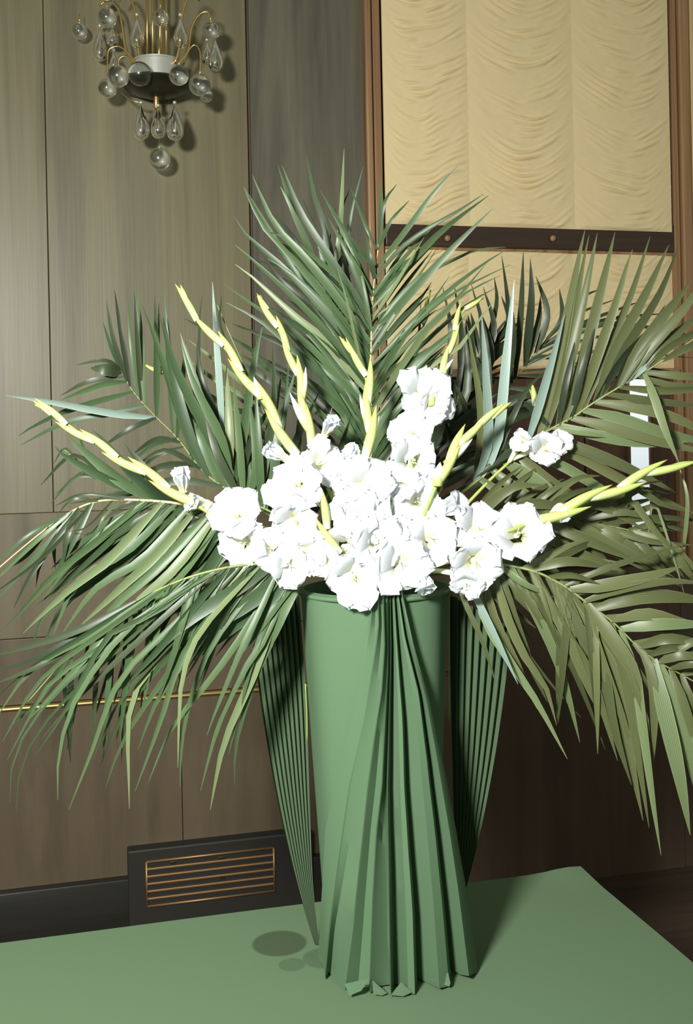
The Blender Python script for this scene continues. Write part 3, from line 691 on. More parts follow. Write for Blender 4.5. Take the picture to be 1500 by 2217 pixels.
# window side, upper
frond('broad bladed palm frond leaning towards the window, blades combed upward',
    [(830, 1270, 1.98), (930, 1130, 1.98), (1040, 1035, 1.99), (1133, 966, 2.0), (1190, 930, 2.0), (1245, 900, 2.0), (1282, 874, 1.99), (1345, 835, 1.98), (1420, 790, 1.96), (1500, 735, 1.94), (1560, 690, 1.93)],
    [(1147, 962, 1165, 880, 1205, 740, 1222, 680, 20, 'p'), (1165, 950, 1205, 800, 1235, 650, 1252, 560, 1266, 498, 25), (1183, 935, 1220, 800, 1260, 580, 1275, 509, 19), (1202, 925, 1235, 790, 1270, 620, 1293, 505, 22),
     (1225, 912, 1260, 790, 1300, 630, 1331, 503, 26), (1250, 897, 1285, 790, 1335, 650, 1352, 590, 1369, 540, 23), (1268, 885, 1310, 770, 1365, 640, 1407, 512, 17), (1285, 872, 1330, 760, 1395, 640, 1448, 530, 24), (1305, 858, 1350, 760, 1425, 640, 1470, 530, 24),
     (1335, 842, 1390, 750, 1440, 680, 1498, 608, 27), (1352, 832, 1410, 750, 1480, 670, 1535, 590, 24), (1380, 816, 1430, 750, 1545, 660, 20), (1400, 803, 1450, 750, 1560, 690, 18), (1430, 785, 1560, 730, 16), (1325, 848, 1370, 760, 1415, 700, 20, 'd'), (1240, 905, 1262, 800, 1290, 700, 16, 'd'),
     (1210, 920, 1225, 830, 1250, 720, 14, 'd'), (1290, 868, 1345, 780, 1400, 720, 1440, 660, 18, 'd'), (1365, 825, 1400, 790, 1450, 740, 12, 'p'),
     (1400, 803, 1480, 815, 1560, 815, 16), (1380, 818, 1460, 836, 1560, 832, 16), (1345, 838, 1440, 845, 1560, 838, 18), (1318, 856, 1420, 870, 1560, 882, 22), (1285, 876, 1370, 882, 1460, 905, 1560, 955, 24),
     (1262, 893, 1340, 905, 1430, 935, 1560, 965, 26, 'l'), (1240, 905, 1320, 925, 1420, 955, 1550, 985, 26), (1215, 920, 1300, 945, 1400, 960, 1500, 955, 24, 'l'), (1195, 932, 1260, 938, 1340, 948, 14, 'l'), (1170, 948, 1250, 970, 1350, 1010, 1470, 1070, 26),
     (1150, 960, 1250, 985, 1370, 1050, 1510, 1115, 24), (1133, 972, 1230, 1015, 1350, 1090, 1420, 1130, 22, 'l'), (1110, 985, 1200, 1050, 1320, 1120, 28), (1085, 1005, 1180, 1060, 1260, 1130, 36, 'l'), (1065, 1015, 1160, 1090, 1300, 1160, 28), (1040, 1035, 1150, 1110, 1260, 1180, 26),
     (1400, 805, 1417, 860, 1440, 930, 1470, 1003, 19, 'lf'), (1130, 970, 1000, 1010, 955, 1030, 14, 'd'), (1150, 955, 1060, 1010, 985, 1060, 12, 'd'), (1190, 930, 1130, 870, 1100, 900, 12, 'd'),
     (1020, 1050, 1040, 900, 1010, 700, 18), (1030, 1040, 1055, 960, 1050, 800, 1042, 680, 23, 'pf'), (1038, 1036, 1075, 960, 1095, 780, 1113, 605, 22, 'pf'), (1060, 1020, 1110, 900, 1150, 830, 1190, 800, 13, 'd')],
    'leaf_olive', 4.5, tipdt=0.03)
# window side, middle
frond('palm frond stretched sideways below the flat spike at the window edge',
    [(835, 1272, 1.97), (930, 1180, 1.95), (1040, 1135, 1.94), (1150, 1125, 1.93), (1260, 1130, 1.93), (1370, 1150, 1.93), (1480, 1190, 1.93)],
    [(1000, 1150, 1100, 1060, 1180, 1050, 24), (1050, 1135, 1150, 1090, 1260, 1110, 26), (1100, 1128, 1220, 1080, 1340, 1110, 20), (1150, 1125, 1280, 1090, 1400, 1150, 22), (1340, 1145, 1370, 1060, 1430, 1090, 1498, 1110, 15),
     (1330, 1145, 1360, 1076, 1420, 1150, 1500, 1240, 16), (1400, 1160, 1415, 1085, 1450, 1180, 1483, 1292, 5, 'l'), (1260, 1130, 1380, 1190, 1460, 1260, 16), (1220, 1128, 1340, 1160, 1440, 1200, 18), (1230, 1130, 1350, 1190, 1460, 1250, 17),
     (1160, 1126, 1250, 1160, 1390, 1220, 24), (1120, 1127, 1200, 1200, 1348, 1218, 24, 'l'), (1100, 1130, 1220, 1180, 1400, 1262, 22), (1180, 1126, 1300, 1180, 1480, 1272, 20), (1060, 1135, 1180, 1230, 1300, 1290, 26), (1080, 1132, 1200, 1236, 1268, 1272, 16, 'l'),
     (1040, 1136, 1150, 1220, 1245, 1250, 26), (1000, 1150, 1120, 1230, 1200, 1290, 26), (1290, 1132, 1400, 1170, 1500, 1180, 14), (1370, 1150, 1450, 1180, 1540, 1270, 16), (1300, 1134, 1420, 1120, 1540, 1130, 15), (1200, 1126, 1330, 1060, 1440, 1040, 16), (1130, 1126, 1240, 1040, 1300, 1030, 20), (1250, 1128, 1360, 1110, 1470, 1150, 14),
     (1478, 1190, 1488, 1080, 1470, 1010, 8, 'l'), (1300, 1135, 1380, 1060, 1450, 1070, 9)],
    'leaf_olive', 4.0, tipdt=0.03, auto=[(0.35, 0.95, 16, 32, 26, 200, 130, 20, 'leaf_olive', 0.02), (0.3, 0.9, 12, -30, -24, 190, 130, 18, 'leaf_olive', 0.03)])
# window side, lower
frond('palm frond arching down on the window side, blades hanging before the dark wall',
    [(850, 1275, 1.97), (960, 1235, 1.92), (1060, 1222, 1.89), (1150, 1235, 1.87), (1220, 1268, 1.86), (1270, 1305, 1.85), (1330, 1350, 1.84), (1375, 1395, 1.83), (1420, 1430, 1.82), (1510, 1480, 1.81), (1570, 1520, 1.80)],
    [(985, 1232, 1005, 1300, 1045, 1390, 1073, 1480, 11), (1000, 1230, 1033, 1300, 1073, 1380, 1121, 1481, 15, 'pf'), (1020, 1228, 1050, 1340, 1117, 1450, 1167, 1527, 1228, 1643, 19, 'l'), (1035, 1226, 1070, 1340, 1120, 1440, 1162, 1535, 18),
     (1060, 1224, 1100, 1340, 1143, 1433, 1180, 1483, 1205, 1570, 21), (1080, 1226, 1110, 1330, 1150, 1440, 1185, 1520, 22), (1110, 1228, 1150, 1310, 1180, 1370, 1207, 1433, 1230, 1507, 1255, 1607, 20, 'l'), (1070, 1226, 1090, 1340, 1147, 1423, 1200, 1490, 1257, 1553, 8),
     (1140, 1234, 1185, 1340, 1233, 1433, 1273, 1527, 1310, 1623, 15), (1160, 1240, 1220, 1360, 1283, 1467, 1337, 1647, 24), (1180, 1250, 1250, 1360, 1300, 1433, 1327, 1567, 1367, 1700, 28), (1205, 1262, 1280, 1380, 1333, 1467, 1363, 1633, 1392, 1777, 28),
     (1235, 1280, 1310, 1390, 1350, 1453, 1383, 1650, 1405, 1792, 22), (1260, 1300, 1330, 1390, 1377, 1470, 1377, 1570, 30), (1195, 1256, 1230, 1380, 1290, 1520, 1340, 1600, 20), (1225, 1272, 1270, 1400, 1330, 1560, 1372, 1660, 24), (1270, 1305, 1300, 1420, 1350, 1560, 1380, 1660, 20),
     (1340, 1360, 1378, 1460, 1388, 1540, 1412, 1720, 1431, 1852, 21, 'lf'), (1375, 1395, 1400, 1430, 1415, 1500, 1415, 1650, 20), (1410, 1425, 1432, 1510, 1468, 1667, 1494, 1808, 34, 'l'), (1430, 1436, 1462, 1520, 1500, 1660, 1530, 1790, 28, 'l'), (1450, 1448, 1480, 1520, 1535, 1700, 22), (1475, 1462, 1500, 1530, 1550, 1660, 20), (1395, 1410, 1440, 1480, 1500, 1600, 1530, 1680, 18),
     (1320, 1345, 1350, 1430, 1400, 1560, 1400, 1620, 15), (1290, 1320, 1400, 1480, 1440, 1600, 9),
     (1075, 1224, 1130, 1262, 1200, 1293, 14, 'l'), (1180, 1250, 1240, 1245, 1300, 1265, 16), (1235, 1283, 1300, 1270, 1400, 1250, 1480, 1225, 30), (1262, 1298, 1350, 1275, 1450, 1260, 1540, 1265, 24), (1290, 1322, 1370, 1295, 1450, 1292, 1550, 1305, 32), (1318, 1342, 1400, 1330, 1460, 1345, 1550, 1368, 28),
     (1345, 1363, 1430, 1352, 1550, 1352, 26, 'l'), (1385, 1400, 1450, 1382, 1550, 1400, 22), (1405, 1420, 1460, 1400, 1550, 1412, 20), (1425, 1432, 1480, 1420, 1560, 1428, 18), (1450, 1446, 1500, 1440, 1560, 1450, 16), (1140, 1234, 1230, 1215, 1320, 1230, 20), (1220, 1268, 1330, 1225, 1480, 1180, 14), (1430, 1430, 1500, 1390, 1560, 1385, 18)],
    'leaf_olive', 4.2, tipdt=0.03, auto=[(0.15, 0.6, 14, 48, 55, 230, 300, 18, 'leaf_olive', 0.03), (0.35, 0.95, 12, -42, -36, 200, 160, 18, 'leaf_olive', 0.05)])

# vent side, upper
frond('dim palm frond with upright tip blades standing clear against the wood wall',
    [(795, 1272, 2.0), (680, 1180, 2.08), (560, 1100, 2.15), (450, 1030, 2.2), (385, 950, 2.24), (340, 905, 2.26), (305, 868, 2.28), (280, 835, 2.29), (258, 792, 2.3)],
    [(276, 828, 247, 740, 230, 650, 11, 'd'), (280, 835, 261, 717, 248, 628, 11, 'd'), (268, 805, 240, 750, 223, 697, 10), (300, 862, 285, 740, 275, 633, 10), (310, 870, 296, 717, 291, 626, 12, 'd'), (314, 876, 306, 740, 297, 625, 13), (335, 900, 338, 760, 335, 638, 16), (338, 903, 342, 740, 344, 655, 9, 'd'),
     (375, 940, 364, 740, 356, 622, 13), (385, 950, 395, 820, 402, 738, 14), (420, 1000, 370, 840, 320, 690, 305, 655, 20), (455, 1035, 416, 960, 380, 840, 352, 680, 24), (490, 1060, 450, 920, 405, 770, 390, 720, 26), (440, 1020, 430, 880, 432, 700, 438, 640, 14, 'd'),
     (258, 792, 222, 780, 164, 790, 9, 'd'), (266, 812, 192, 826, 130, 857, 11, 'd'), (274, 826, 224, 832, 132, 866, 15), (262, 800, 230, 800, 195, 797, 28, 'd'), (290, 850, 200, 872, 130, 895, 60, 930, 40, 944, 14), (312, 877, 240, 895, 140, 916, 44, 964, 14),
     (338, 905, 250, 895, 100, 868, 12, 856, 17, 'pf'), (335, 900, 280, 930, 220, 968, 12, 'd'), (385, 955, 330, 965, 284, 1000, 11), (390, 960, 340, 950, 285, 985, 11, 'd'), (440, 1020, 360, 975, 290, 1010, 12, 'd'), (400, 970, 340, 985, 300, 1020, 10, 'd'), (430, 1010, 350, 1010, 260, 1060, 16, 'd'),
     (480, 1055, 380, 1040, 250, 1075, 150, 1090, 18, 'd')],
    'leaf_green', 3.6, tipdt=0.03, auto=[(0.3, 0.7, 8, 35, 35, 190, 200, 18, 'leaf_green', 0.03)])
frond('wide dark palm frond pointing sideways below the longest spike on the vent side',
    [(790, 1275, 2.0), (660, 1220, 2.04), (520, 1160, 2.08), (400, 1110, 2.1), (300, 1070, 2.12), (200, 1020, 2.14), (140, 975, 2.15)],
    [(300, 1070, 220, 1030, 136, 984, 118, 965, 22), (330, 1080, 260, 1040, 168, 964, 145, 940, 26), (370, 1095, 300, 1040, 230, 960, 200, 930, 24), (400, 1110, 340, 1050, 300, 1000, 270, 960, 24, 'd'), (200, 1020, 170, 940, 165, 930, 6), (170, 1000, 140, 970, 116, 1004, 5), (230, 1035, 160, 985, 88, 1050, 9, 'd'),
     (260, 1050, 190, 1020, 120, 1070, 8, 'd'), (300, 1070, 240, 1070, 180, 1100, 9, 'd'), (340, 1080, 280, 1090, 230, 1120, 10, 'd'), (250, 1045, 170, 1030, 110, 1090, 7)],
    'leaf_green', 3.4, tipdt=0.03)
# upright blades between the two groups
frond('palm frond behind the flowers with long blades standing straight up',
    [(800, 1272, 1.99), (700, 1180, 2.03), (590, 1110, 2.07), (510, 1070, 2.1), (490, 1000, 2.12), (478, 900, 2.14), (468, 800, 2.16)],
    [(485, 940, 475, 820, 466, 700, 460, 610, 15, 'pf'), (500, 1060, 522, 966, 550, 780, 572, 692, 20), (495, 1050, 440, 920, 380, 800, 345, 680, 24, 'b'), (505, 1065, 480, 950, 420, 830, 392, 740, 22), (500, 1040, 497, 930, 490, 790, 18, 'l'), (540, 1085, 555, 1000, 540, 860, 18), (560, 1095, 580, 960, 610, 810, 20), (570, 1100, 560, 980, 555, 850, 18), (590, 1110, 600, 960, 640, 800, 22), (530, 1080, 520, 960, 505, 820, 18),
     (610, 1120, 640, 1000, 650, 860, 22, 'd'), (480, 920, 440, 830, 425, 740, 14, 'd'), (520, 1075, 470, 980, 440, 870, 18, 'd'), (550, 1090, 590, 900, 590, 740, 16, 'd'), (600, 1115, 630, 980, 690, 850, 22, 'd'), (640, 1140, 680, 1000, 720, 880, 24, 'd'), (660, 1155, 720, 1010, 760, 900, 24, 'd'), (575, 1100, 610, 930, 625, 780, 14), (510, 1070, 545, 950, 600, 860, 16, 'd')],
    'leaf_green', 3.6, tipdt=0.03, auto=[(0.15, 0.55, 10, 70, 60, 220, 190, 20, 'leaf_green', 0.05)])
frond('palm frond of narrow pale edged blades slanting down behind the upright ones',
    [(798, 1272, 2.02), (720, 1130, 2.14), (640, 1000, 2.22), (575, 900, 2.26), (545, 830, 2.28), (500, 730, 2.30), (470, 660, 2.31)],
    [(555, 850, 466, 782, 408, 736, 11, 'l'), (565, 880, 470, 825, 400, 772, 11, 'l'), (580, 910, 470, 865, 404, 812, 11, 'l'), (595, 935, 500, 880, 430, 860, 11, 'l'), (600, 940, 560, 850, 500, 800, 490, 795, 11), (530, 800, 470, 730, 400, 690, 10, 'd'), (545, 830, 480, 720, 480, 640, 11, 'd'), (620, 970, 560, 900, 490, 840, 12), (640, 1000, 540, 900, 560, 760, 14, 'd'), (515, 760, 560, 790, 640, 830, 8), (500, 730, 560, 770, 650, 860, 10), (530, 790, 590, 830, 660, 890, 10)],
    'leaf_green', 3.0, tipdt=0.03)
# vent side, lower: two fronds
frond('palm frond arching to the vent side with a pale bent midrib',
    [(792, 1274, 1.97), (660, 1185, 1.95), (540, 1130, 1.93), (460, 1110, 1.92), (400, 1093, 1.92), (340, 1085, 1.92), (240, 1082, 1.93), (180, 1095, 1.94), (120, 1130, 1.95), (50, 1185, 1.96), (-20, 1245, 1.97)],
    [(150, 1110, 60, 1160, -10, 1222, 9), (165, 1104, 80, 1170, -15, 1262, 10), (180, 1097, 100, 1180, -10, 1302, 11), (195, 1092, 100, 1200, -20, 1290, 9, 'd'), (170, 1102, 70, 1240, 30, 1316, 12, 'd'), (160, 1106, 92, 1210, 77, 1273, 11, 'd'), (140, 1120, 118, 1180, 120, 1232, 9, 'd'), (180, 1100, 145, 1160, 138, 1220, 14, 'd'), (110, 1140, 60, 1200, 20, 1230, 10, 'd'),
     (200, 1090, 160, 1170, 130, 1225, 112, 1275, 12, 'g'), (255, 1083, 225, 1120, 205, 1162, 5), (300, 1083, 233, 1153, 121, 1241, 40, 1330, 8, 1362, 17), (320, 1084, 240, 1170, 130, 1270, 77, 1311, 13), (345, 1086, 233, 1213, 163, 1265, 98, 1323, 50, 1371, 20, 'l'),
     (360, 1088, 260, 1200, 150, 1290, 91, 1335, 62, 1428, 13), (375, 1090, 280, 1190, 168, 1260, 115, 1376, 18), (395, 1093, 300, 1190, 190, 1270, 130, 1320, 85, 1420, 15), (410, 1097, 310, 1210, 210, 1272, 133, 1374, 18), (430, 1104, 330, 1210, 268, 1267, 168, 1360, 20, 'l'), (450, 1108, 340, 1230, 250, 1310, 190, 1392, 22), (470, 1113, 380, 1230, 290, 1310, 226, 1373, 22, 'l'), (485, 1117, 380, 1260, 270, 1340, 205, 1400, 20), (500, 1120, 420, 1220, 320, 1330, 260, 1400, 26), (520, 1126, 430, 1260, 330, 1350, 225, 1372, 26),
     (240, 1082, 190, 1140, 150, 1150, 5, 'd'), (280, 1083, 180, 1070, 120, 1095, 6, 'd'), (220, 1085, 160, 1080, 125, 1112, 6, 'd'), (550, 1135, 440, 1240, 350, 1300, 28), (580, 1150, 470, 1260, 380, 1330, 28)],
    'leaf_green', 4.6, rmat='rachis_pale', tipdt=0.03, auto=[(0.15, 0.6, 16, -50, -40, 300, 320, 17, 'leaf_green', 0.04), (0.2, 0.6, 8, -44, -40, 280, 300, 14, 'leaf_dark', 0.06)])
frond('palm frond drooping over the brass moulding, long blades hanging towards the vent',
    [(785, 1275, 1.95), (690, 1245, 1.91), (620, 1225, 1.88), (540, 1222, 1.86), (450, 1238, 1.85), (370, 1265, 1.85), (280, 1310, 1.86), (200, 1370, 1.87), (130, 1440, 1.88), (60, 1520, 1.89)],
    [(480, 1232, 360, 1300, 261, 1377, 163, 1517, 128, 1633, 125, 1732, 13), (500, 1228, 380, 1350, 261, 1470, 200, 1624, 149, 1753, 12), (540, 1223, 420, 1340, 327, 1447, 280, 1540, 280, 1751, 13, 'l'), (560, 1222, 450, 1340, 387, 1437, 350, 1554, 292, 1714, 13), (580, 1222, 470, 1330, 397, 1414, 275, 1587, 229, 1704, 13), (620, 1225, 513, 1395, 450, 1480, 373, 1577, 322, 1692, 16),
     (590, 1223, 470, 1380, 420, 1489, 395, 1600, 390, 1704, 11), (565, 1222, 440, 1360, 397, 1460, 388, 1560, 385, 1662, 14, 'lf'), (640, 1230, 580, 1370, 537, 1437, 476, 1563, 434, 1712, 14), (610, 1225, 560, 1330, 523, 1405, 467, 1540, 448, 1592, 13), (648, 1232, 600, 1320, 551, 1456, 485, 1610, 455, 1754, 18, 'l'), (650, 1234, 583, 1400, 551, 1470, 511, 1610, 508, 1700, 12), (630, 1228, 560, 1390, 520, 1530, 495, 1634, 12),
     (450, 1238, 330, 1330, 233, 1377, 140, 1540, 77, 1634, 12), (400, 1252, 280, 1360, 117, 1470, 60, 1560, 16, 1644, 10), (430, 1242, 260, 1380, 107, 1517, 33, 1633, 21, 1737, 8), (440, 1240, 240, 1420, 100, 1560, 45, 1660, 35, 1758, 8), (370, 1265, 250, 1350, 90, 1470, 5, 1606, 10), (350, 1275, 210, 1370, 70, 1450, -12, 1560, 11), (330, 1285, 190, 1370, 60, 1450, -15, 1520, 11), (520, 1225, 400, 1360, 260, 1520, 200, 1648, 13, 'd'), (470, 1233, 330, 1360, 160, 1520, 90, 1600, 13, 'd'),
     (570, 1222, 480, 1330, 350, 1500, 299, 1622, 14), (550, 1222, 400, 1380, 270, 1540, 217, 1658, 13), (600, 1224, 537, 1260, 400, 1350, 303, 1450, 28), (620, 1226, 560, 1290, 470, 1350, 392, 1420, 32), (640, 1230, 590, 1290, 500, 1360, 420, 1430, 30), (655, 1234, 610, 1290, 560, 1360, 500, 1440, 26), (660, 1236, 620, 1310, 590, 1380, 560, 1440, 22), (500, 1228, 430, 1300, 330, 1420, 250, 1500, 18), (400, 1254, 300, 1350, 180, 1440, 100, 1520, 15), (300, 1300, 180, 1360, 60, 1400, -20, 1420, 16, 'd'), (250, 1330, 130, 1400, 40, 1440, -20, 1450, 14, 'd'), (200, 1370, 90, 1440, -10, 1480, 12, 'd'),
     (160, 1410, 80, 1520, 10, 1580, 9), (280, 1312, 180, 1430, 60, 1560, 12)],
    'leaf_green', 4.2, tipdt=0.03, auto=[(0.15, 0.7, 20, -62, -50, 260, 330, 14, 'leaf_green', 0.04), (0.2, 0.9, 16, -58, -40, 300, 260, 11, 'leaf_dark', 0.06)])

# ------------------------------------------------------------------ gladioli
def bud_mesh(length, width, seed, tip_curve=0.12):
    n, k = 9, 8; vs = []; fs = []; al = []
    for i in range(n + 1):
        s = i / n; r = width * 0.5 * (0.62 + 0.75 * s - 1.37 * s ** 2.2 if s < 1 else 0) ; r = max(r, 0.0004)
        for j in range(k):
            a = 2 * PI * j / k
            vs.append(Vector((r * math.cos(a), r * 0.72 * math.sin(a) + tip_curve * length * s * s, length * s))); al.append(s)
    for i in range(n):
        for j in range(k): fs.append((i * k + j, i * k + (j + 1) % k, (i + 1) * k + (j + 1) % k, (i + 1) * k + j))
    me = mesh('bud', vs, fs); attr(me, 'along', al); return me
def petal_mesh(R, depth, width, rnd, back=0.0, ruff=1.0):
    """one ruffled petal in flower space: axis +Z towards the viewer, petal along +X"""
    nu, nv = 10, 12; vs = []; fs = []; al = []
    f1, p1, p2 = rnd.uniform(5.5, 9), rnd.uniform(0, 6), rnd.uniform(0, 6); A = R * rnd.uniform(.07, .13) * ruff; skew = rnd.uniform(-.18, .18); curl = rnd.uniform(-.10, .22)
    for i in range(nu + 1):
        u = i / nu
        wd = width * (0.15 + 0.85 * math.sin(PI * min(1, u ** 0.8 * 0.60)) ** 1.1) * (1.0 if u < 0.66 else max(0.06, 1 - ((u - 0.66) / 0.345) ** 2.4))
        for j in range(nv + 1):
            v = -1 + 2 * j / nv
            x = R * (0.06 + 0.94 * u ** 1.1)
            y = wd * v + skew * R * u * u
            z = -depth * (1 - u) ** 2.0 - (back + curl) * R * max(0, u - 0.5) ** 2 * 1.6
            z += 0.10 * R * v * v * u * (1 - 1.5 * u) + A * (u ** 2.2) * (0.08 + abs(v) ** 2) * math.sin(f1 * v + p1 + 1.5 * u) - 0.03 * R * math.exp(-(v / .12) ** 2) * u * (1 - u)
            e = (abs(v) ** 3) * u
            x += 0.07 * R * (e + max(0, u - .7) * 2.2) * math.sin(9 * v + p2 + 4 * u); y += 0.09 * R * e * math.sin(21 * u + p1 + v) * (1 if v > 0 else -1)
            vs.append(Vector((x, y, z))); al.append(u)
    for i in range(nu):
        for j in range(nv):
            a = i * (nv + 1) + j; fs.append((a, a + 1, a + nv + 2, a + nv + 1))
    me = mesh('petal', vs, fs); attr(me, 'along', al); return me
def gladiolus(label, path, buds, florets, r0=5.5, group='white gladioli in the vase'):
    """path: (px,py,t) from vase mouth to tip; buds: (s, side, length px, width px, flag); florets: (px,py,t,R px, tilt x, tilt y, openness)"""
    rs = spline([Vector((a, b, t * 1000)) for a, b, t in path], 70)
    P = [at(v.x, v.y, v.z / 1000) for v in rs]; off = P[0]
    root = thing('gladiolus', label, 'flower', off, group); rnd = random.Random(label)
    px1 = path[0][2] / F
    MB().tube(P, [r0 * px1 * (1 - 0.62 * i / 70) for i in range(71)], 8).build('stalk', M['stalk'], root)
    for (s, side, ln, wd, *fl) in buds:
        k = min(69, max(1, int(s * 70))); p = P[k]; d = (P[k + 1] - P[k - 1]).normalized(); toC = (CAM - p).normalized()
        sd = d.cross(toC).normalized(); ang = math.radians((12 if 'w' not in fl else 24)) * side
        ax = (d * math.cos(ang) + sd * math.sin(ang) + toC * 0.10).normalized()
        me = bud_mesh(ln * px1, wd * 1.5 * px1, 0, -0.10)
        x = (sd * side).normalized(); z = ax; y = z.cross(x).normalized(); x = y.cross(z)
        Mx = Matrix((( y.x, x.x, z.x), (y.y, x.y, z.y), (y.z, x.z, z.z)))
        c = p - off + toC * 0.002 - ax * ln * px1 * 0.12
        me.transform(Matrix.Translation(c) @ Mx.to_4x4())
        if Mx.determinant() < 0: me.flip_normals()
        link('bud', me, M['white_bud' if 'w' in fl else 'bud'], root)
    for (px, py, t, R, tx, ty, op) in florets:
        c = at(px, py, t); Rm = (1.0 if op > 0.7 else 1.1) * R * t / F
        k = min(range(71), key=lambda i: (rs[i].x - px) ** 2 + (rs[i].y - py) ** 2 + ((rs[i].z - t * 1000) * 0.6) ** 2)
        k = max(0, k - 6) if op > 0.5 else max(0, k - 3)
        toC = (CAM - c).normalized(); right = CR; up = CU
        ax = (toC * (1.0 if op > 0.7 else 0.45) + right * tx + up * ty).normalized()
        depth = Rm * (0.75 if op > 0.7 else 1.5)
        throat = c - ax * depth
        b = MB().tube(spline([P[k], P[k].lerp(throat, 0.6) + UP * 0.004, throat, throat + ax * depth * 0.25], 8), [0.0045, 0.0045, 0.0045, 0.005, 0.005, 0.0055, 0.006, 0.007, 0.008], 8)
        fo = b.build('floret', M['cream'], root)
        q = ax.to_track_quat('Z', 'Y').to_matrix(); a0 = rnd.uniform(0, 2)
        for ring in (0, 1):
            for i in range(3):
                me = petal_mesh(Rm * (1.0 if ring == 0 else 0.93) * rnd.uniform(.92, 1.08), depth, Rm * (0.52 if ring == 0 else 0.50) * rnd.uniform(.85, 1.12), rnd, 0.25 if ring == 0 else 0.05, 1.0 if op > 0.8 else 0.35)
                rot = Matrix.Rotation(a0 + (i * 2 + ring) * PI / 3 + rnd.uniform(-.12, .12), 3, 'Z')
                pitch = Matrix.Rotation(rnd.uniform(-.28, .30), 3, 'Y')
                close = Matrix.Rotation(-(1 - op) * 1.15 * (1 if ring == 0 else 1.05), 3, 'Y')   # folds the petal towards the axis
                Tm = (q @ rot @ pitch).to_4x4()
                base_shift = ax * (0.002 * ring)
                if op < 0.8:      # half open: a trumpet, its petals folded forward from the throat
                    me.transform(Matrix.Translation(Vector((0, 0, depth)))); me.transform(Matrix.Rotation(-(1 - op) * 0.75, 4, 'Y'))
                    me.transform(Matrix.Translation(Vector((0, 0, -depth)))); Tm = (q @ rot).to_4x4()
                me.transform(Matrix.Translation(c - off + base_shift) @ Tm)
                link('petal', me, M['petal'], fo)
        if op > 0.6:
            sb = MB()
            for i in range(3):
                e = q @ Vector((math.cos(i * 2.1 + a0), math.sin(i * 2.1 + a0), 0))
                sb.tube(spline([throat + ax * depth * .2, throat + ax * depth * .7 + e * Rm * .05, throat + ax * depth * 1.0 + e * Rm * .12], 5), 0.0009, 5)
            sb.build('stamens', M['cream'], fo)
    return root
def spike(s0, s1, n, l0, l1, w0, w1, first=1, w=()):
    return [(s0 + (s1 - s0) * i / max(1, n - 1), first if i % 2 == 0 else -first, l0 + (l1 - l0) * i / max(1, n - 1), w0 + (w1 - w0) * i / max(1, n - 1), *(['w'] if i in w else [])) for i in range(n)]

gladiolus('gladiolus with the highest pale green spike on the vent side, bending away from the blind',
    [(772, 1300, 1.96), (735, 1210, 1.93), (690, 1080, 1.90), (640, 985, 1.90), (600, 915, 1.91), (556, 850, 1.92), (510, 785, 1.93), (466, 728, 1.94), (425, 688, 1.95), (405, 655, 1.95), (391, 624, 1.95)],
    spike(.46, .92, 6, 118, 92, 27, 20, -1, ()) + [(.965, 1, 46, 14), (.63, 1, 50, 18, 'w')],
    [(635, 1045, 1.875, 66, -.15, .15, 1.0), (637, 1130, 1.865, 56, -.1, -.1, 1.0), (582, 972, 1.89, 34, -.9, .5, .35), (700, 995, 1.905, 60, .5, .5, .8), (662, 1195, 1.855, 48, -.2, -.2, 1.0)])
gladiolus('gladiolus with two pale green budded spires between the bending spike and the tall palm',
    [(785, 1300, 1.98), (760, 1180, 1.95), (720, 1080, 1.94), (690, 1010, 1.94), (672, 950, 1.95), (660, 880, 1.96), (640, 800, 1.97), (615, 740, 1.98), (590, 690, 1.99), (563, 640, 2.0)],
    spike(.52, .90, 6, 100, 84, 24, 19, 1) + [(.965, -1, 44, 13), (.66, 1, 74, 17, 'w'), (.56, -1, 100, 22, 'w')],
    [(720, 912, 1.95, 32, .3, .5, .45), (755, 1000, 1.93, 36, .2, .2, .6), (742, 1190, 1.865, 52, -.1, -.1, 1.0)])
gladiolus('gladiolus whose short spike leans against the pale midrib of the tallest palm frond',
    [(800, 1300, 1.97), (790, 1200, 1.92), (785, 1100, 1.90), (792, 1000, 1.91), (798, 930, 1.93), (798, 870, 1.94), (792, 820, 1.95), (772, 775, 1.96), (742, 734, 1.97)],
    spike(.56, .86, 4, 120, 96, 28, 20, 1) + [(.93, -1, 60, 16), (.66, -1, 80, 18, 'w'), (.60, 1, 70, 20, 'w')],
    [(790, 1050, 1.865, 76, .05, .15, 1.0), (762, 1110, 1.86, 60, -.15, 0, 1.0), (800, 1125, 1.855, 58, .1, -.1, 1.0), (822, 1172, 1.845, 62, .15, -.05, 1.0), (758, 978, 1.91, 34, -.4, .4, .55)])
gladiolus('gladiolus with a floret high beside the blind and a thin spike above it',
    [(815, 1300, 1.97), (840, 1200, 1.93), (872, 1080, 1.91), (900, 980, 1.92), (925, 900, 1.94), (948, 830, 1.96), (970, 770, 1.97), (985, 710, 1.98), (1005, 672, 1.99), (1046, 645, 2.0)],
    spike(.66, .88, 4, 84, 64, 20, 16, 1) + [(.95, 1, 46, 15), (.74, 1, 44, 14, 'w'), (.64, -1, 60, 22, 'w')],
    [(922, 850, 1.935, 66, .1, .35, 1.0), (945, 880, 1.945, 46, .5, -.1, 1.0), (885, 935, 1.915, 56, -.35, .1, 1.0), (895, 1000, 1.90, 58, .1, .05, 1.0), (905, 1085, 1.885, 60, .15, -.05, 1.0), (872, 1045, 1.885, 44, -.2, .1, 1.0)])
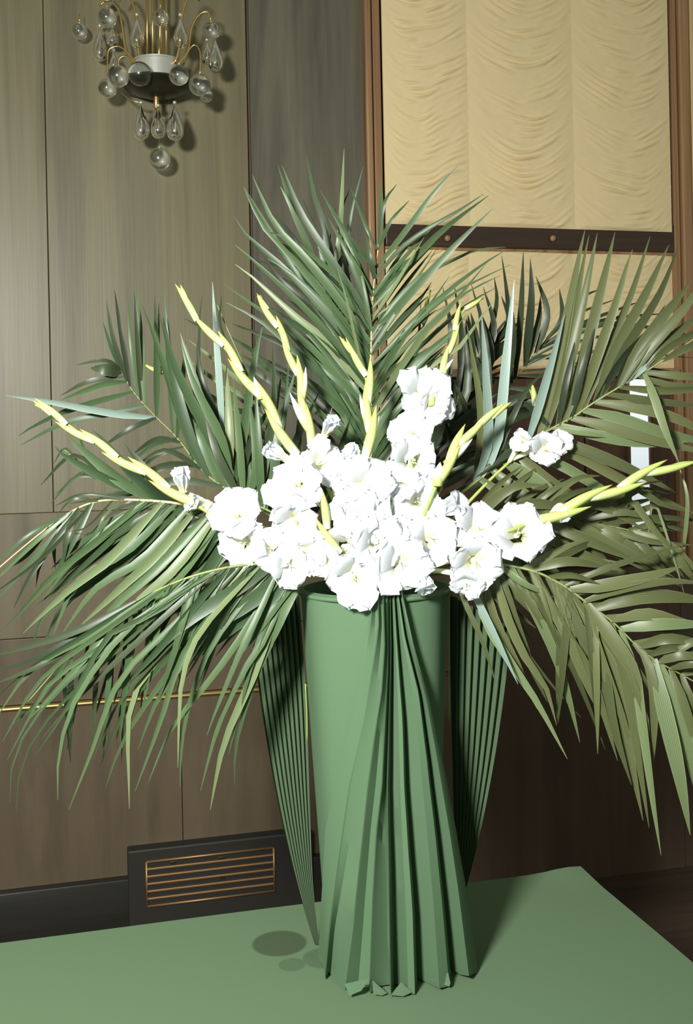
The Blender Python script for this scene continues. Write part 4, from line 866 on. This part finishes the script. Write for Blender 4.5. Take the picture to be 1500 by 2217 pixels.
gladiolus('gladiolus reaching lowest and farthest sideways over the vent, tip orange',
    [(760, 1300, 1.96), (700, 1240, 1.92), (600, 1190, 1.89), (500, 1140, 1.88), (420, 1090, 1.88), (340, 1040, 1.88), (270, 998, 1.88), (195, 952, 1.88), (130, 908, 1.88), (76, 876, 1.88)],
    spike(.52, .92, 6, 112, 84, 25, 19, -1) + [(.965, 1, 46, 13), (.64, 1, 44, 14, 'w')],
    [(505, 1110, 1.87, 62, -.1, .25, 1.0), (525, 1178, 1.86, 58, -.2, -.2, 1.0), (585, 1190, 1.855, 50, 0, -.1, 1.0), (392, 1022, 1.885, 36, -.1, .8, .35), (412, 1085, 1.88, 34, -.6, .1, .5), (628, 1228, 1.845, 52, 0, -.3, 1.0)])
gladiolus('gladiolus with a short spike crossing the two pale upright palm blades',
    [(830, 1300, 1.96), (880, 1200, 1.91), (920, 1110, 1.89), (950, 1040, 1.89), (985, 975, 1.90), (1025, 930, 1.90), (1065, 903, 1.90), (1101, 880, 1.90)],
    spike(.58, .86, 4, 96, 80, 26, 20, 1) + [(.93, -1, 52, 15), (.66, 1, 80, 20, 'w'), (.56, -1, 50, 30, 'w')],
    [(870, 1222, 1.83, 70, .05, -.1, 1.0), (938, 1165, 1.855, 60, .25, 0, 1.0), (993, 1088, 1.88, 46, .6, .3, .55), (922, 1272, 1.84, 36, .3, -.8, .5), (850, 1150, 1.86, 42, 0, 0, 1.0)])
gladiolus('gladiolus stretched flat towards the window edge, with a small half open floret under its spike',
    [(840, 1300, 1.96), (920, 1240, 1.90), (1010, 1190, 1.87), (1100, 1150, 1.87), (1180, 1120, 1.87), (1260, 1088, 1.87), (1340, 1055, 1.87), (1420, 1020, 1.87), (1505, 1006, 1.87)],
    spike(.52, .88, 5, 130, 110, 28, 22, 1) + [(.94, -1, 60, 16)],
    [(1040, 1135, 1.87, 64, .1, .45, .85), (1125, 1152, 1.85, 70, .2, .1, 1.0), (1030, 1222, 1.835, 64, .05, -.2, 1.0), (1010, 1268, 1.835, 36, 0, -.6, .8), (1222, 1118, 1.86, 24, .1, -.3, .5)])
gladiolus('gladiolus hanging lowest over the rim at the middle of the vase',
    [(790, 1300, 1.94), (780, 1270, 1.90), (760, 1235, 1.865), (735, 1200, 1.865), (712, 1150, 1.87), (690, 1060, 1.88)],
    [(.75, 1, 90, 22), (.55, -1, 90, 22)],
    [(765, 1250, 1.83, 64, -.05, -.15, 1.0), (700, 1215, 1.845, 40, -.2, 0, .8)])
gladiolus('gladiolus lying among the window side palm blades, only white florets showing',
    [(835, 1300, 1.99), (940, 1170, 1.99), (1050, 1050, 1.99), (1120, 980, 1.99), (1160, 900, 2.03), (1145, 838, 2.06)],
    [(.86, 1, 70, 20), (.93, 1, 60, 18)],
    [(1128, 955, 1.955, 26, -.2, .1, .85), (1182, 972, 1.955, 40, .2, .1, 1.0), (1215, 955, 1.96, 30, .3, .3, .85)])
gladiolus('gladiolus hidden behind the standing blades, only a green tip showing before the wall',
    [(780, 1300, 2.02), (650, 1160, 2.10), (520, 1010, 2.17), (430, 890, 2.22), (370, 820, 2.25), (312, 788, 2.27)],
    [(.90, 1, 60, 16), (.95, -1, 50, 15)], [])
gladiolus('gladiolus hidden behind the tall palm, its green tip just before the lower blind',
    [(812, 1300, 2.02), (840, 1120, 2.10), (880, 900, 2.18), (910, 740, 2.24), (932, 628, 2.28)],
    [(.90, 1, 60, 14), (.94, -1, 50, 13)], [])
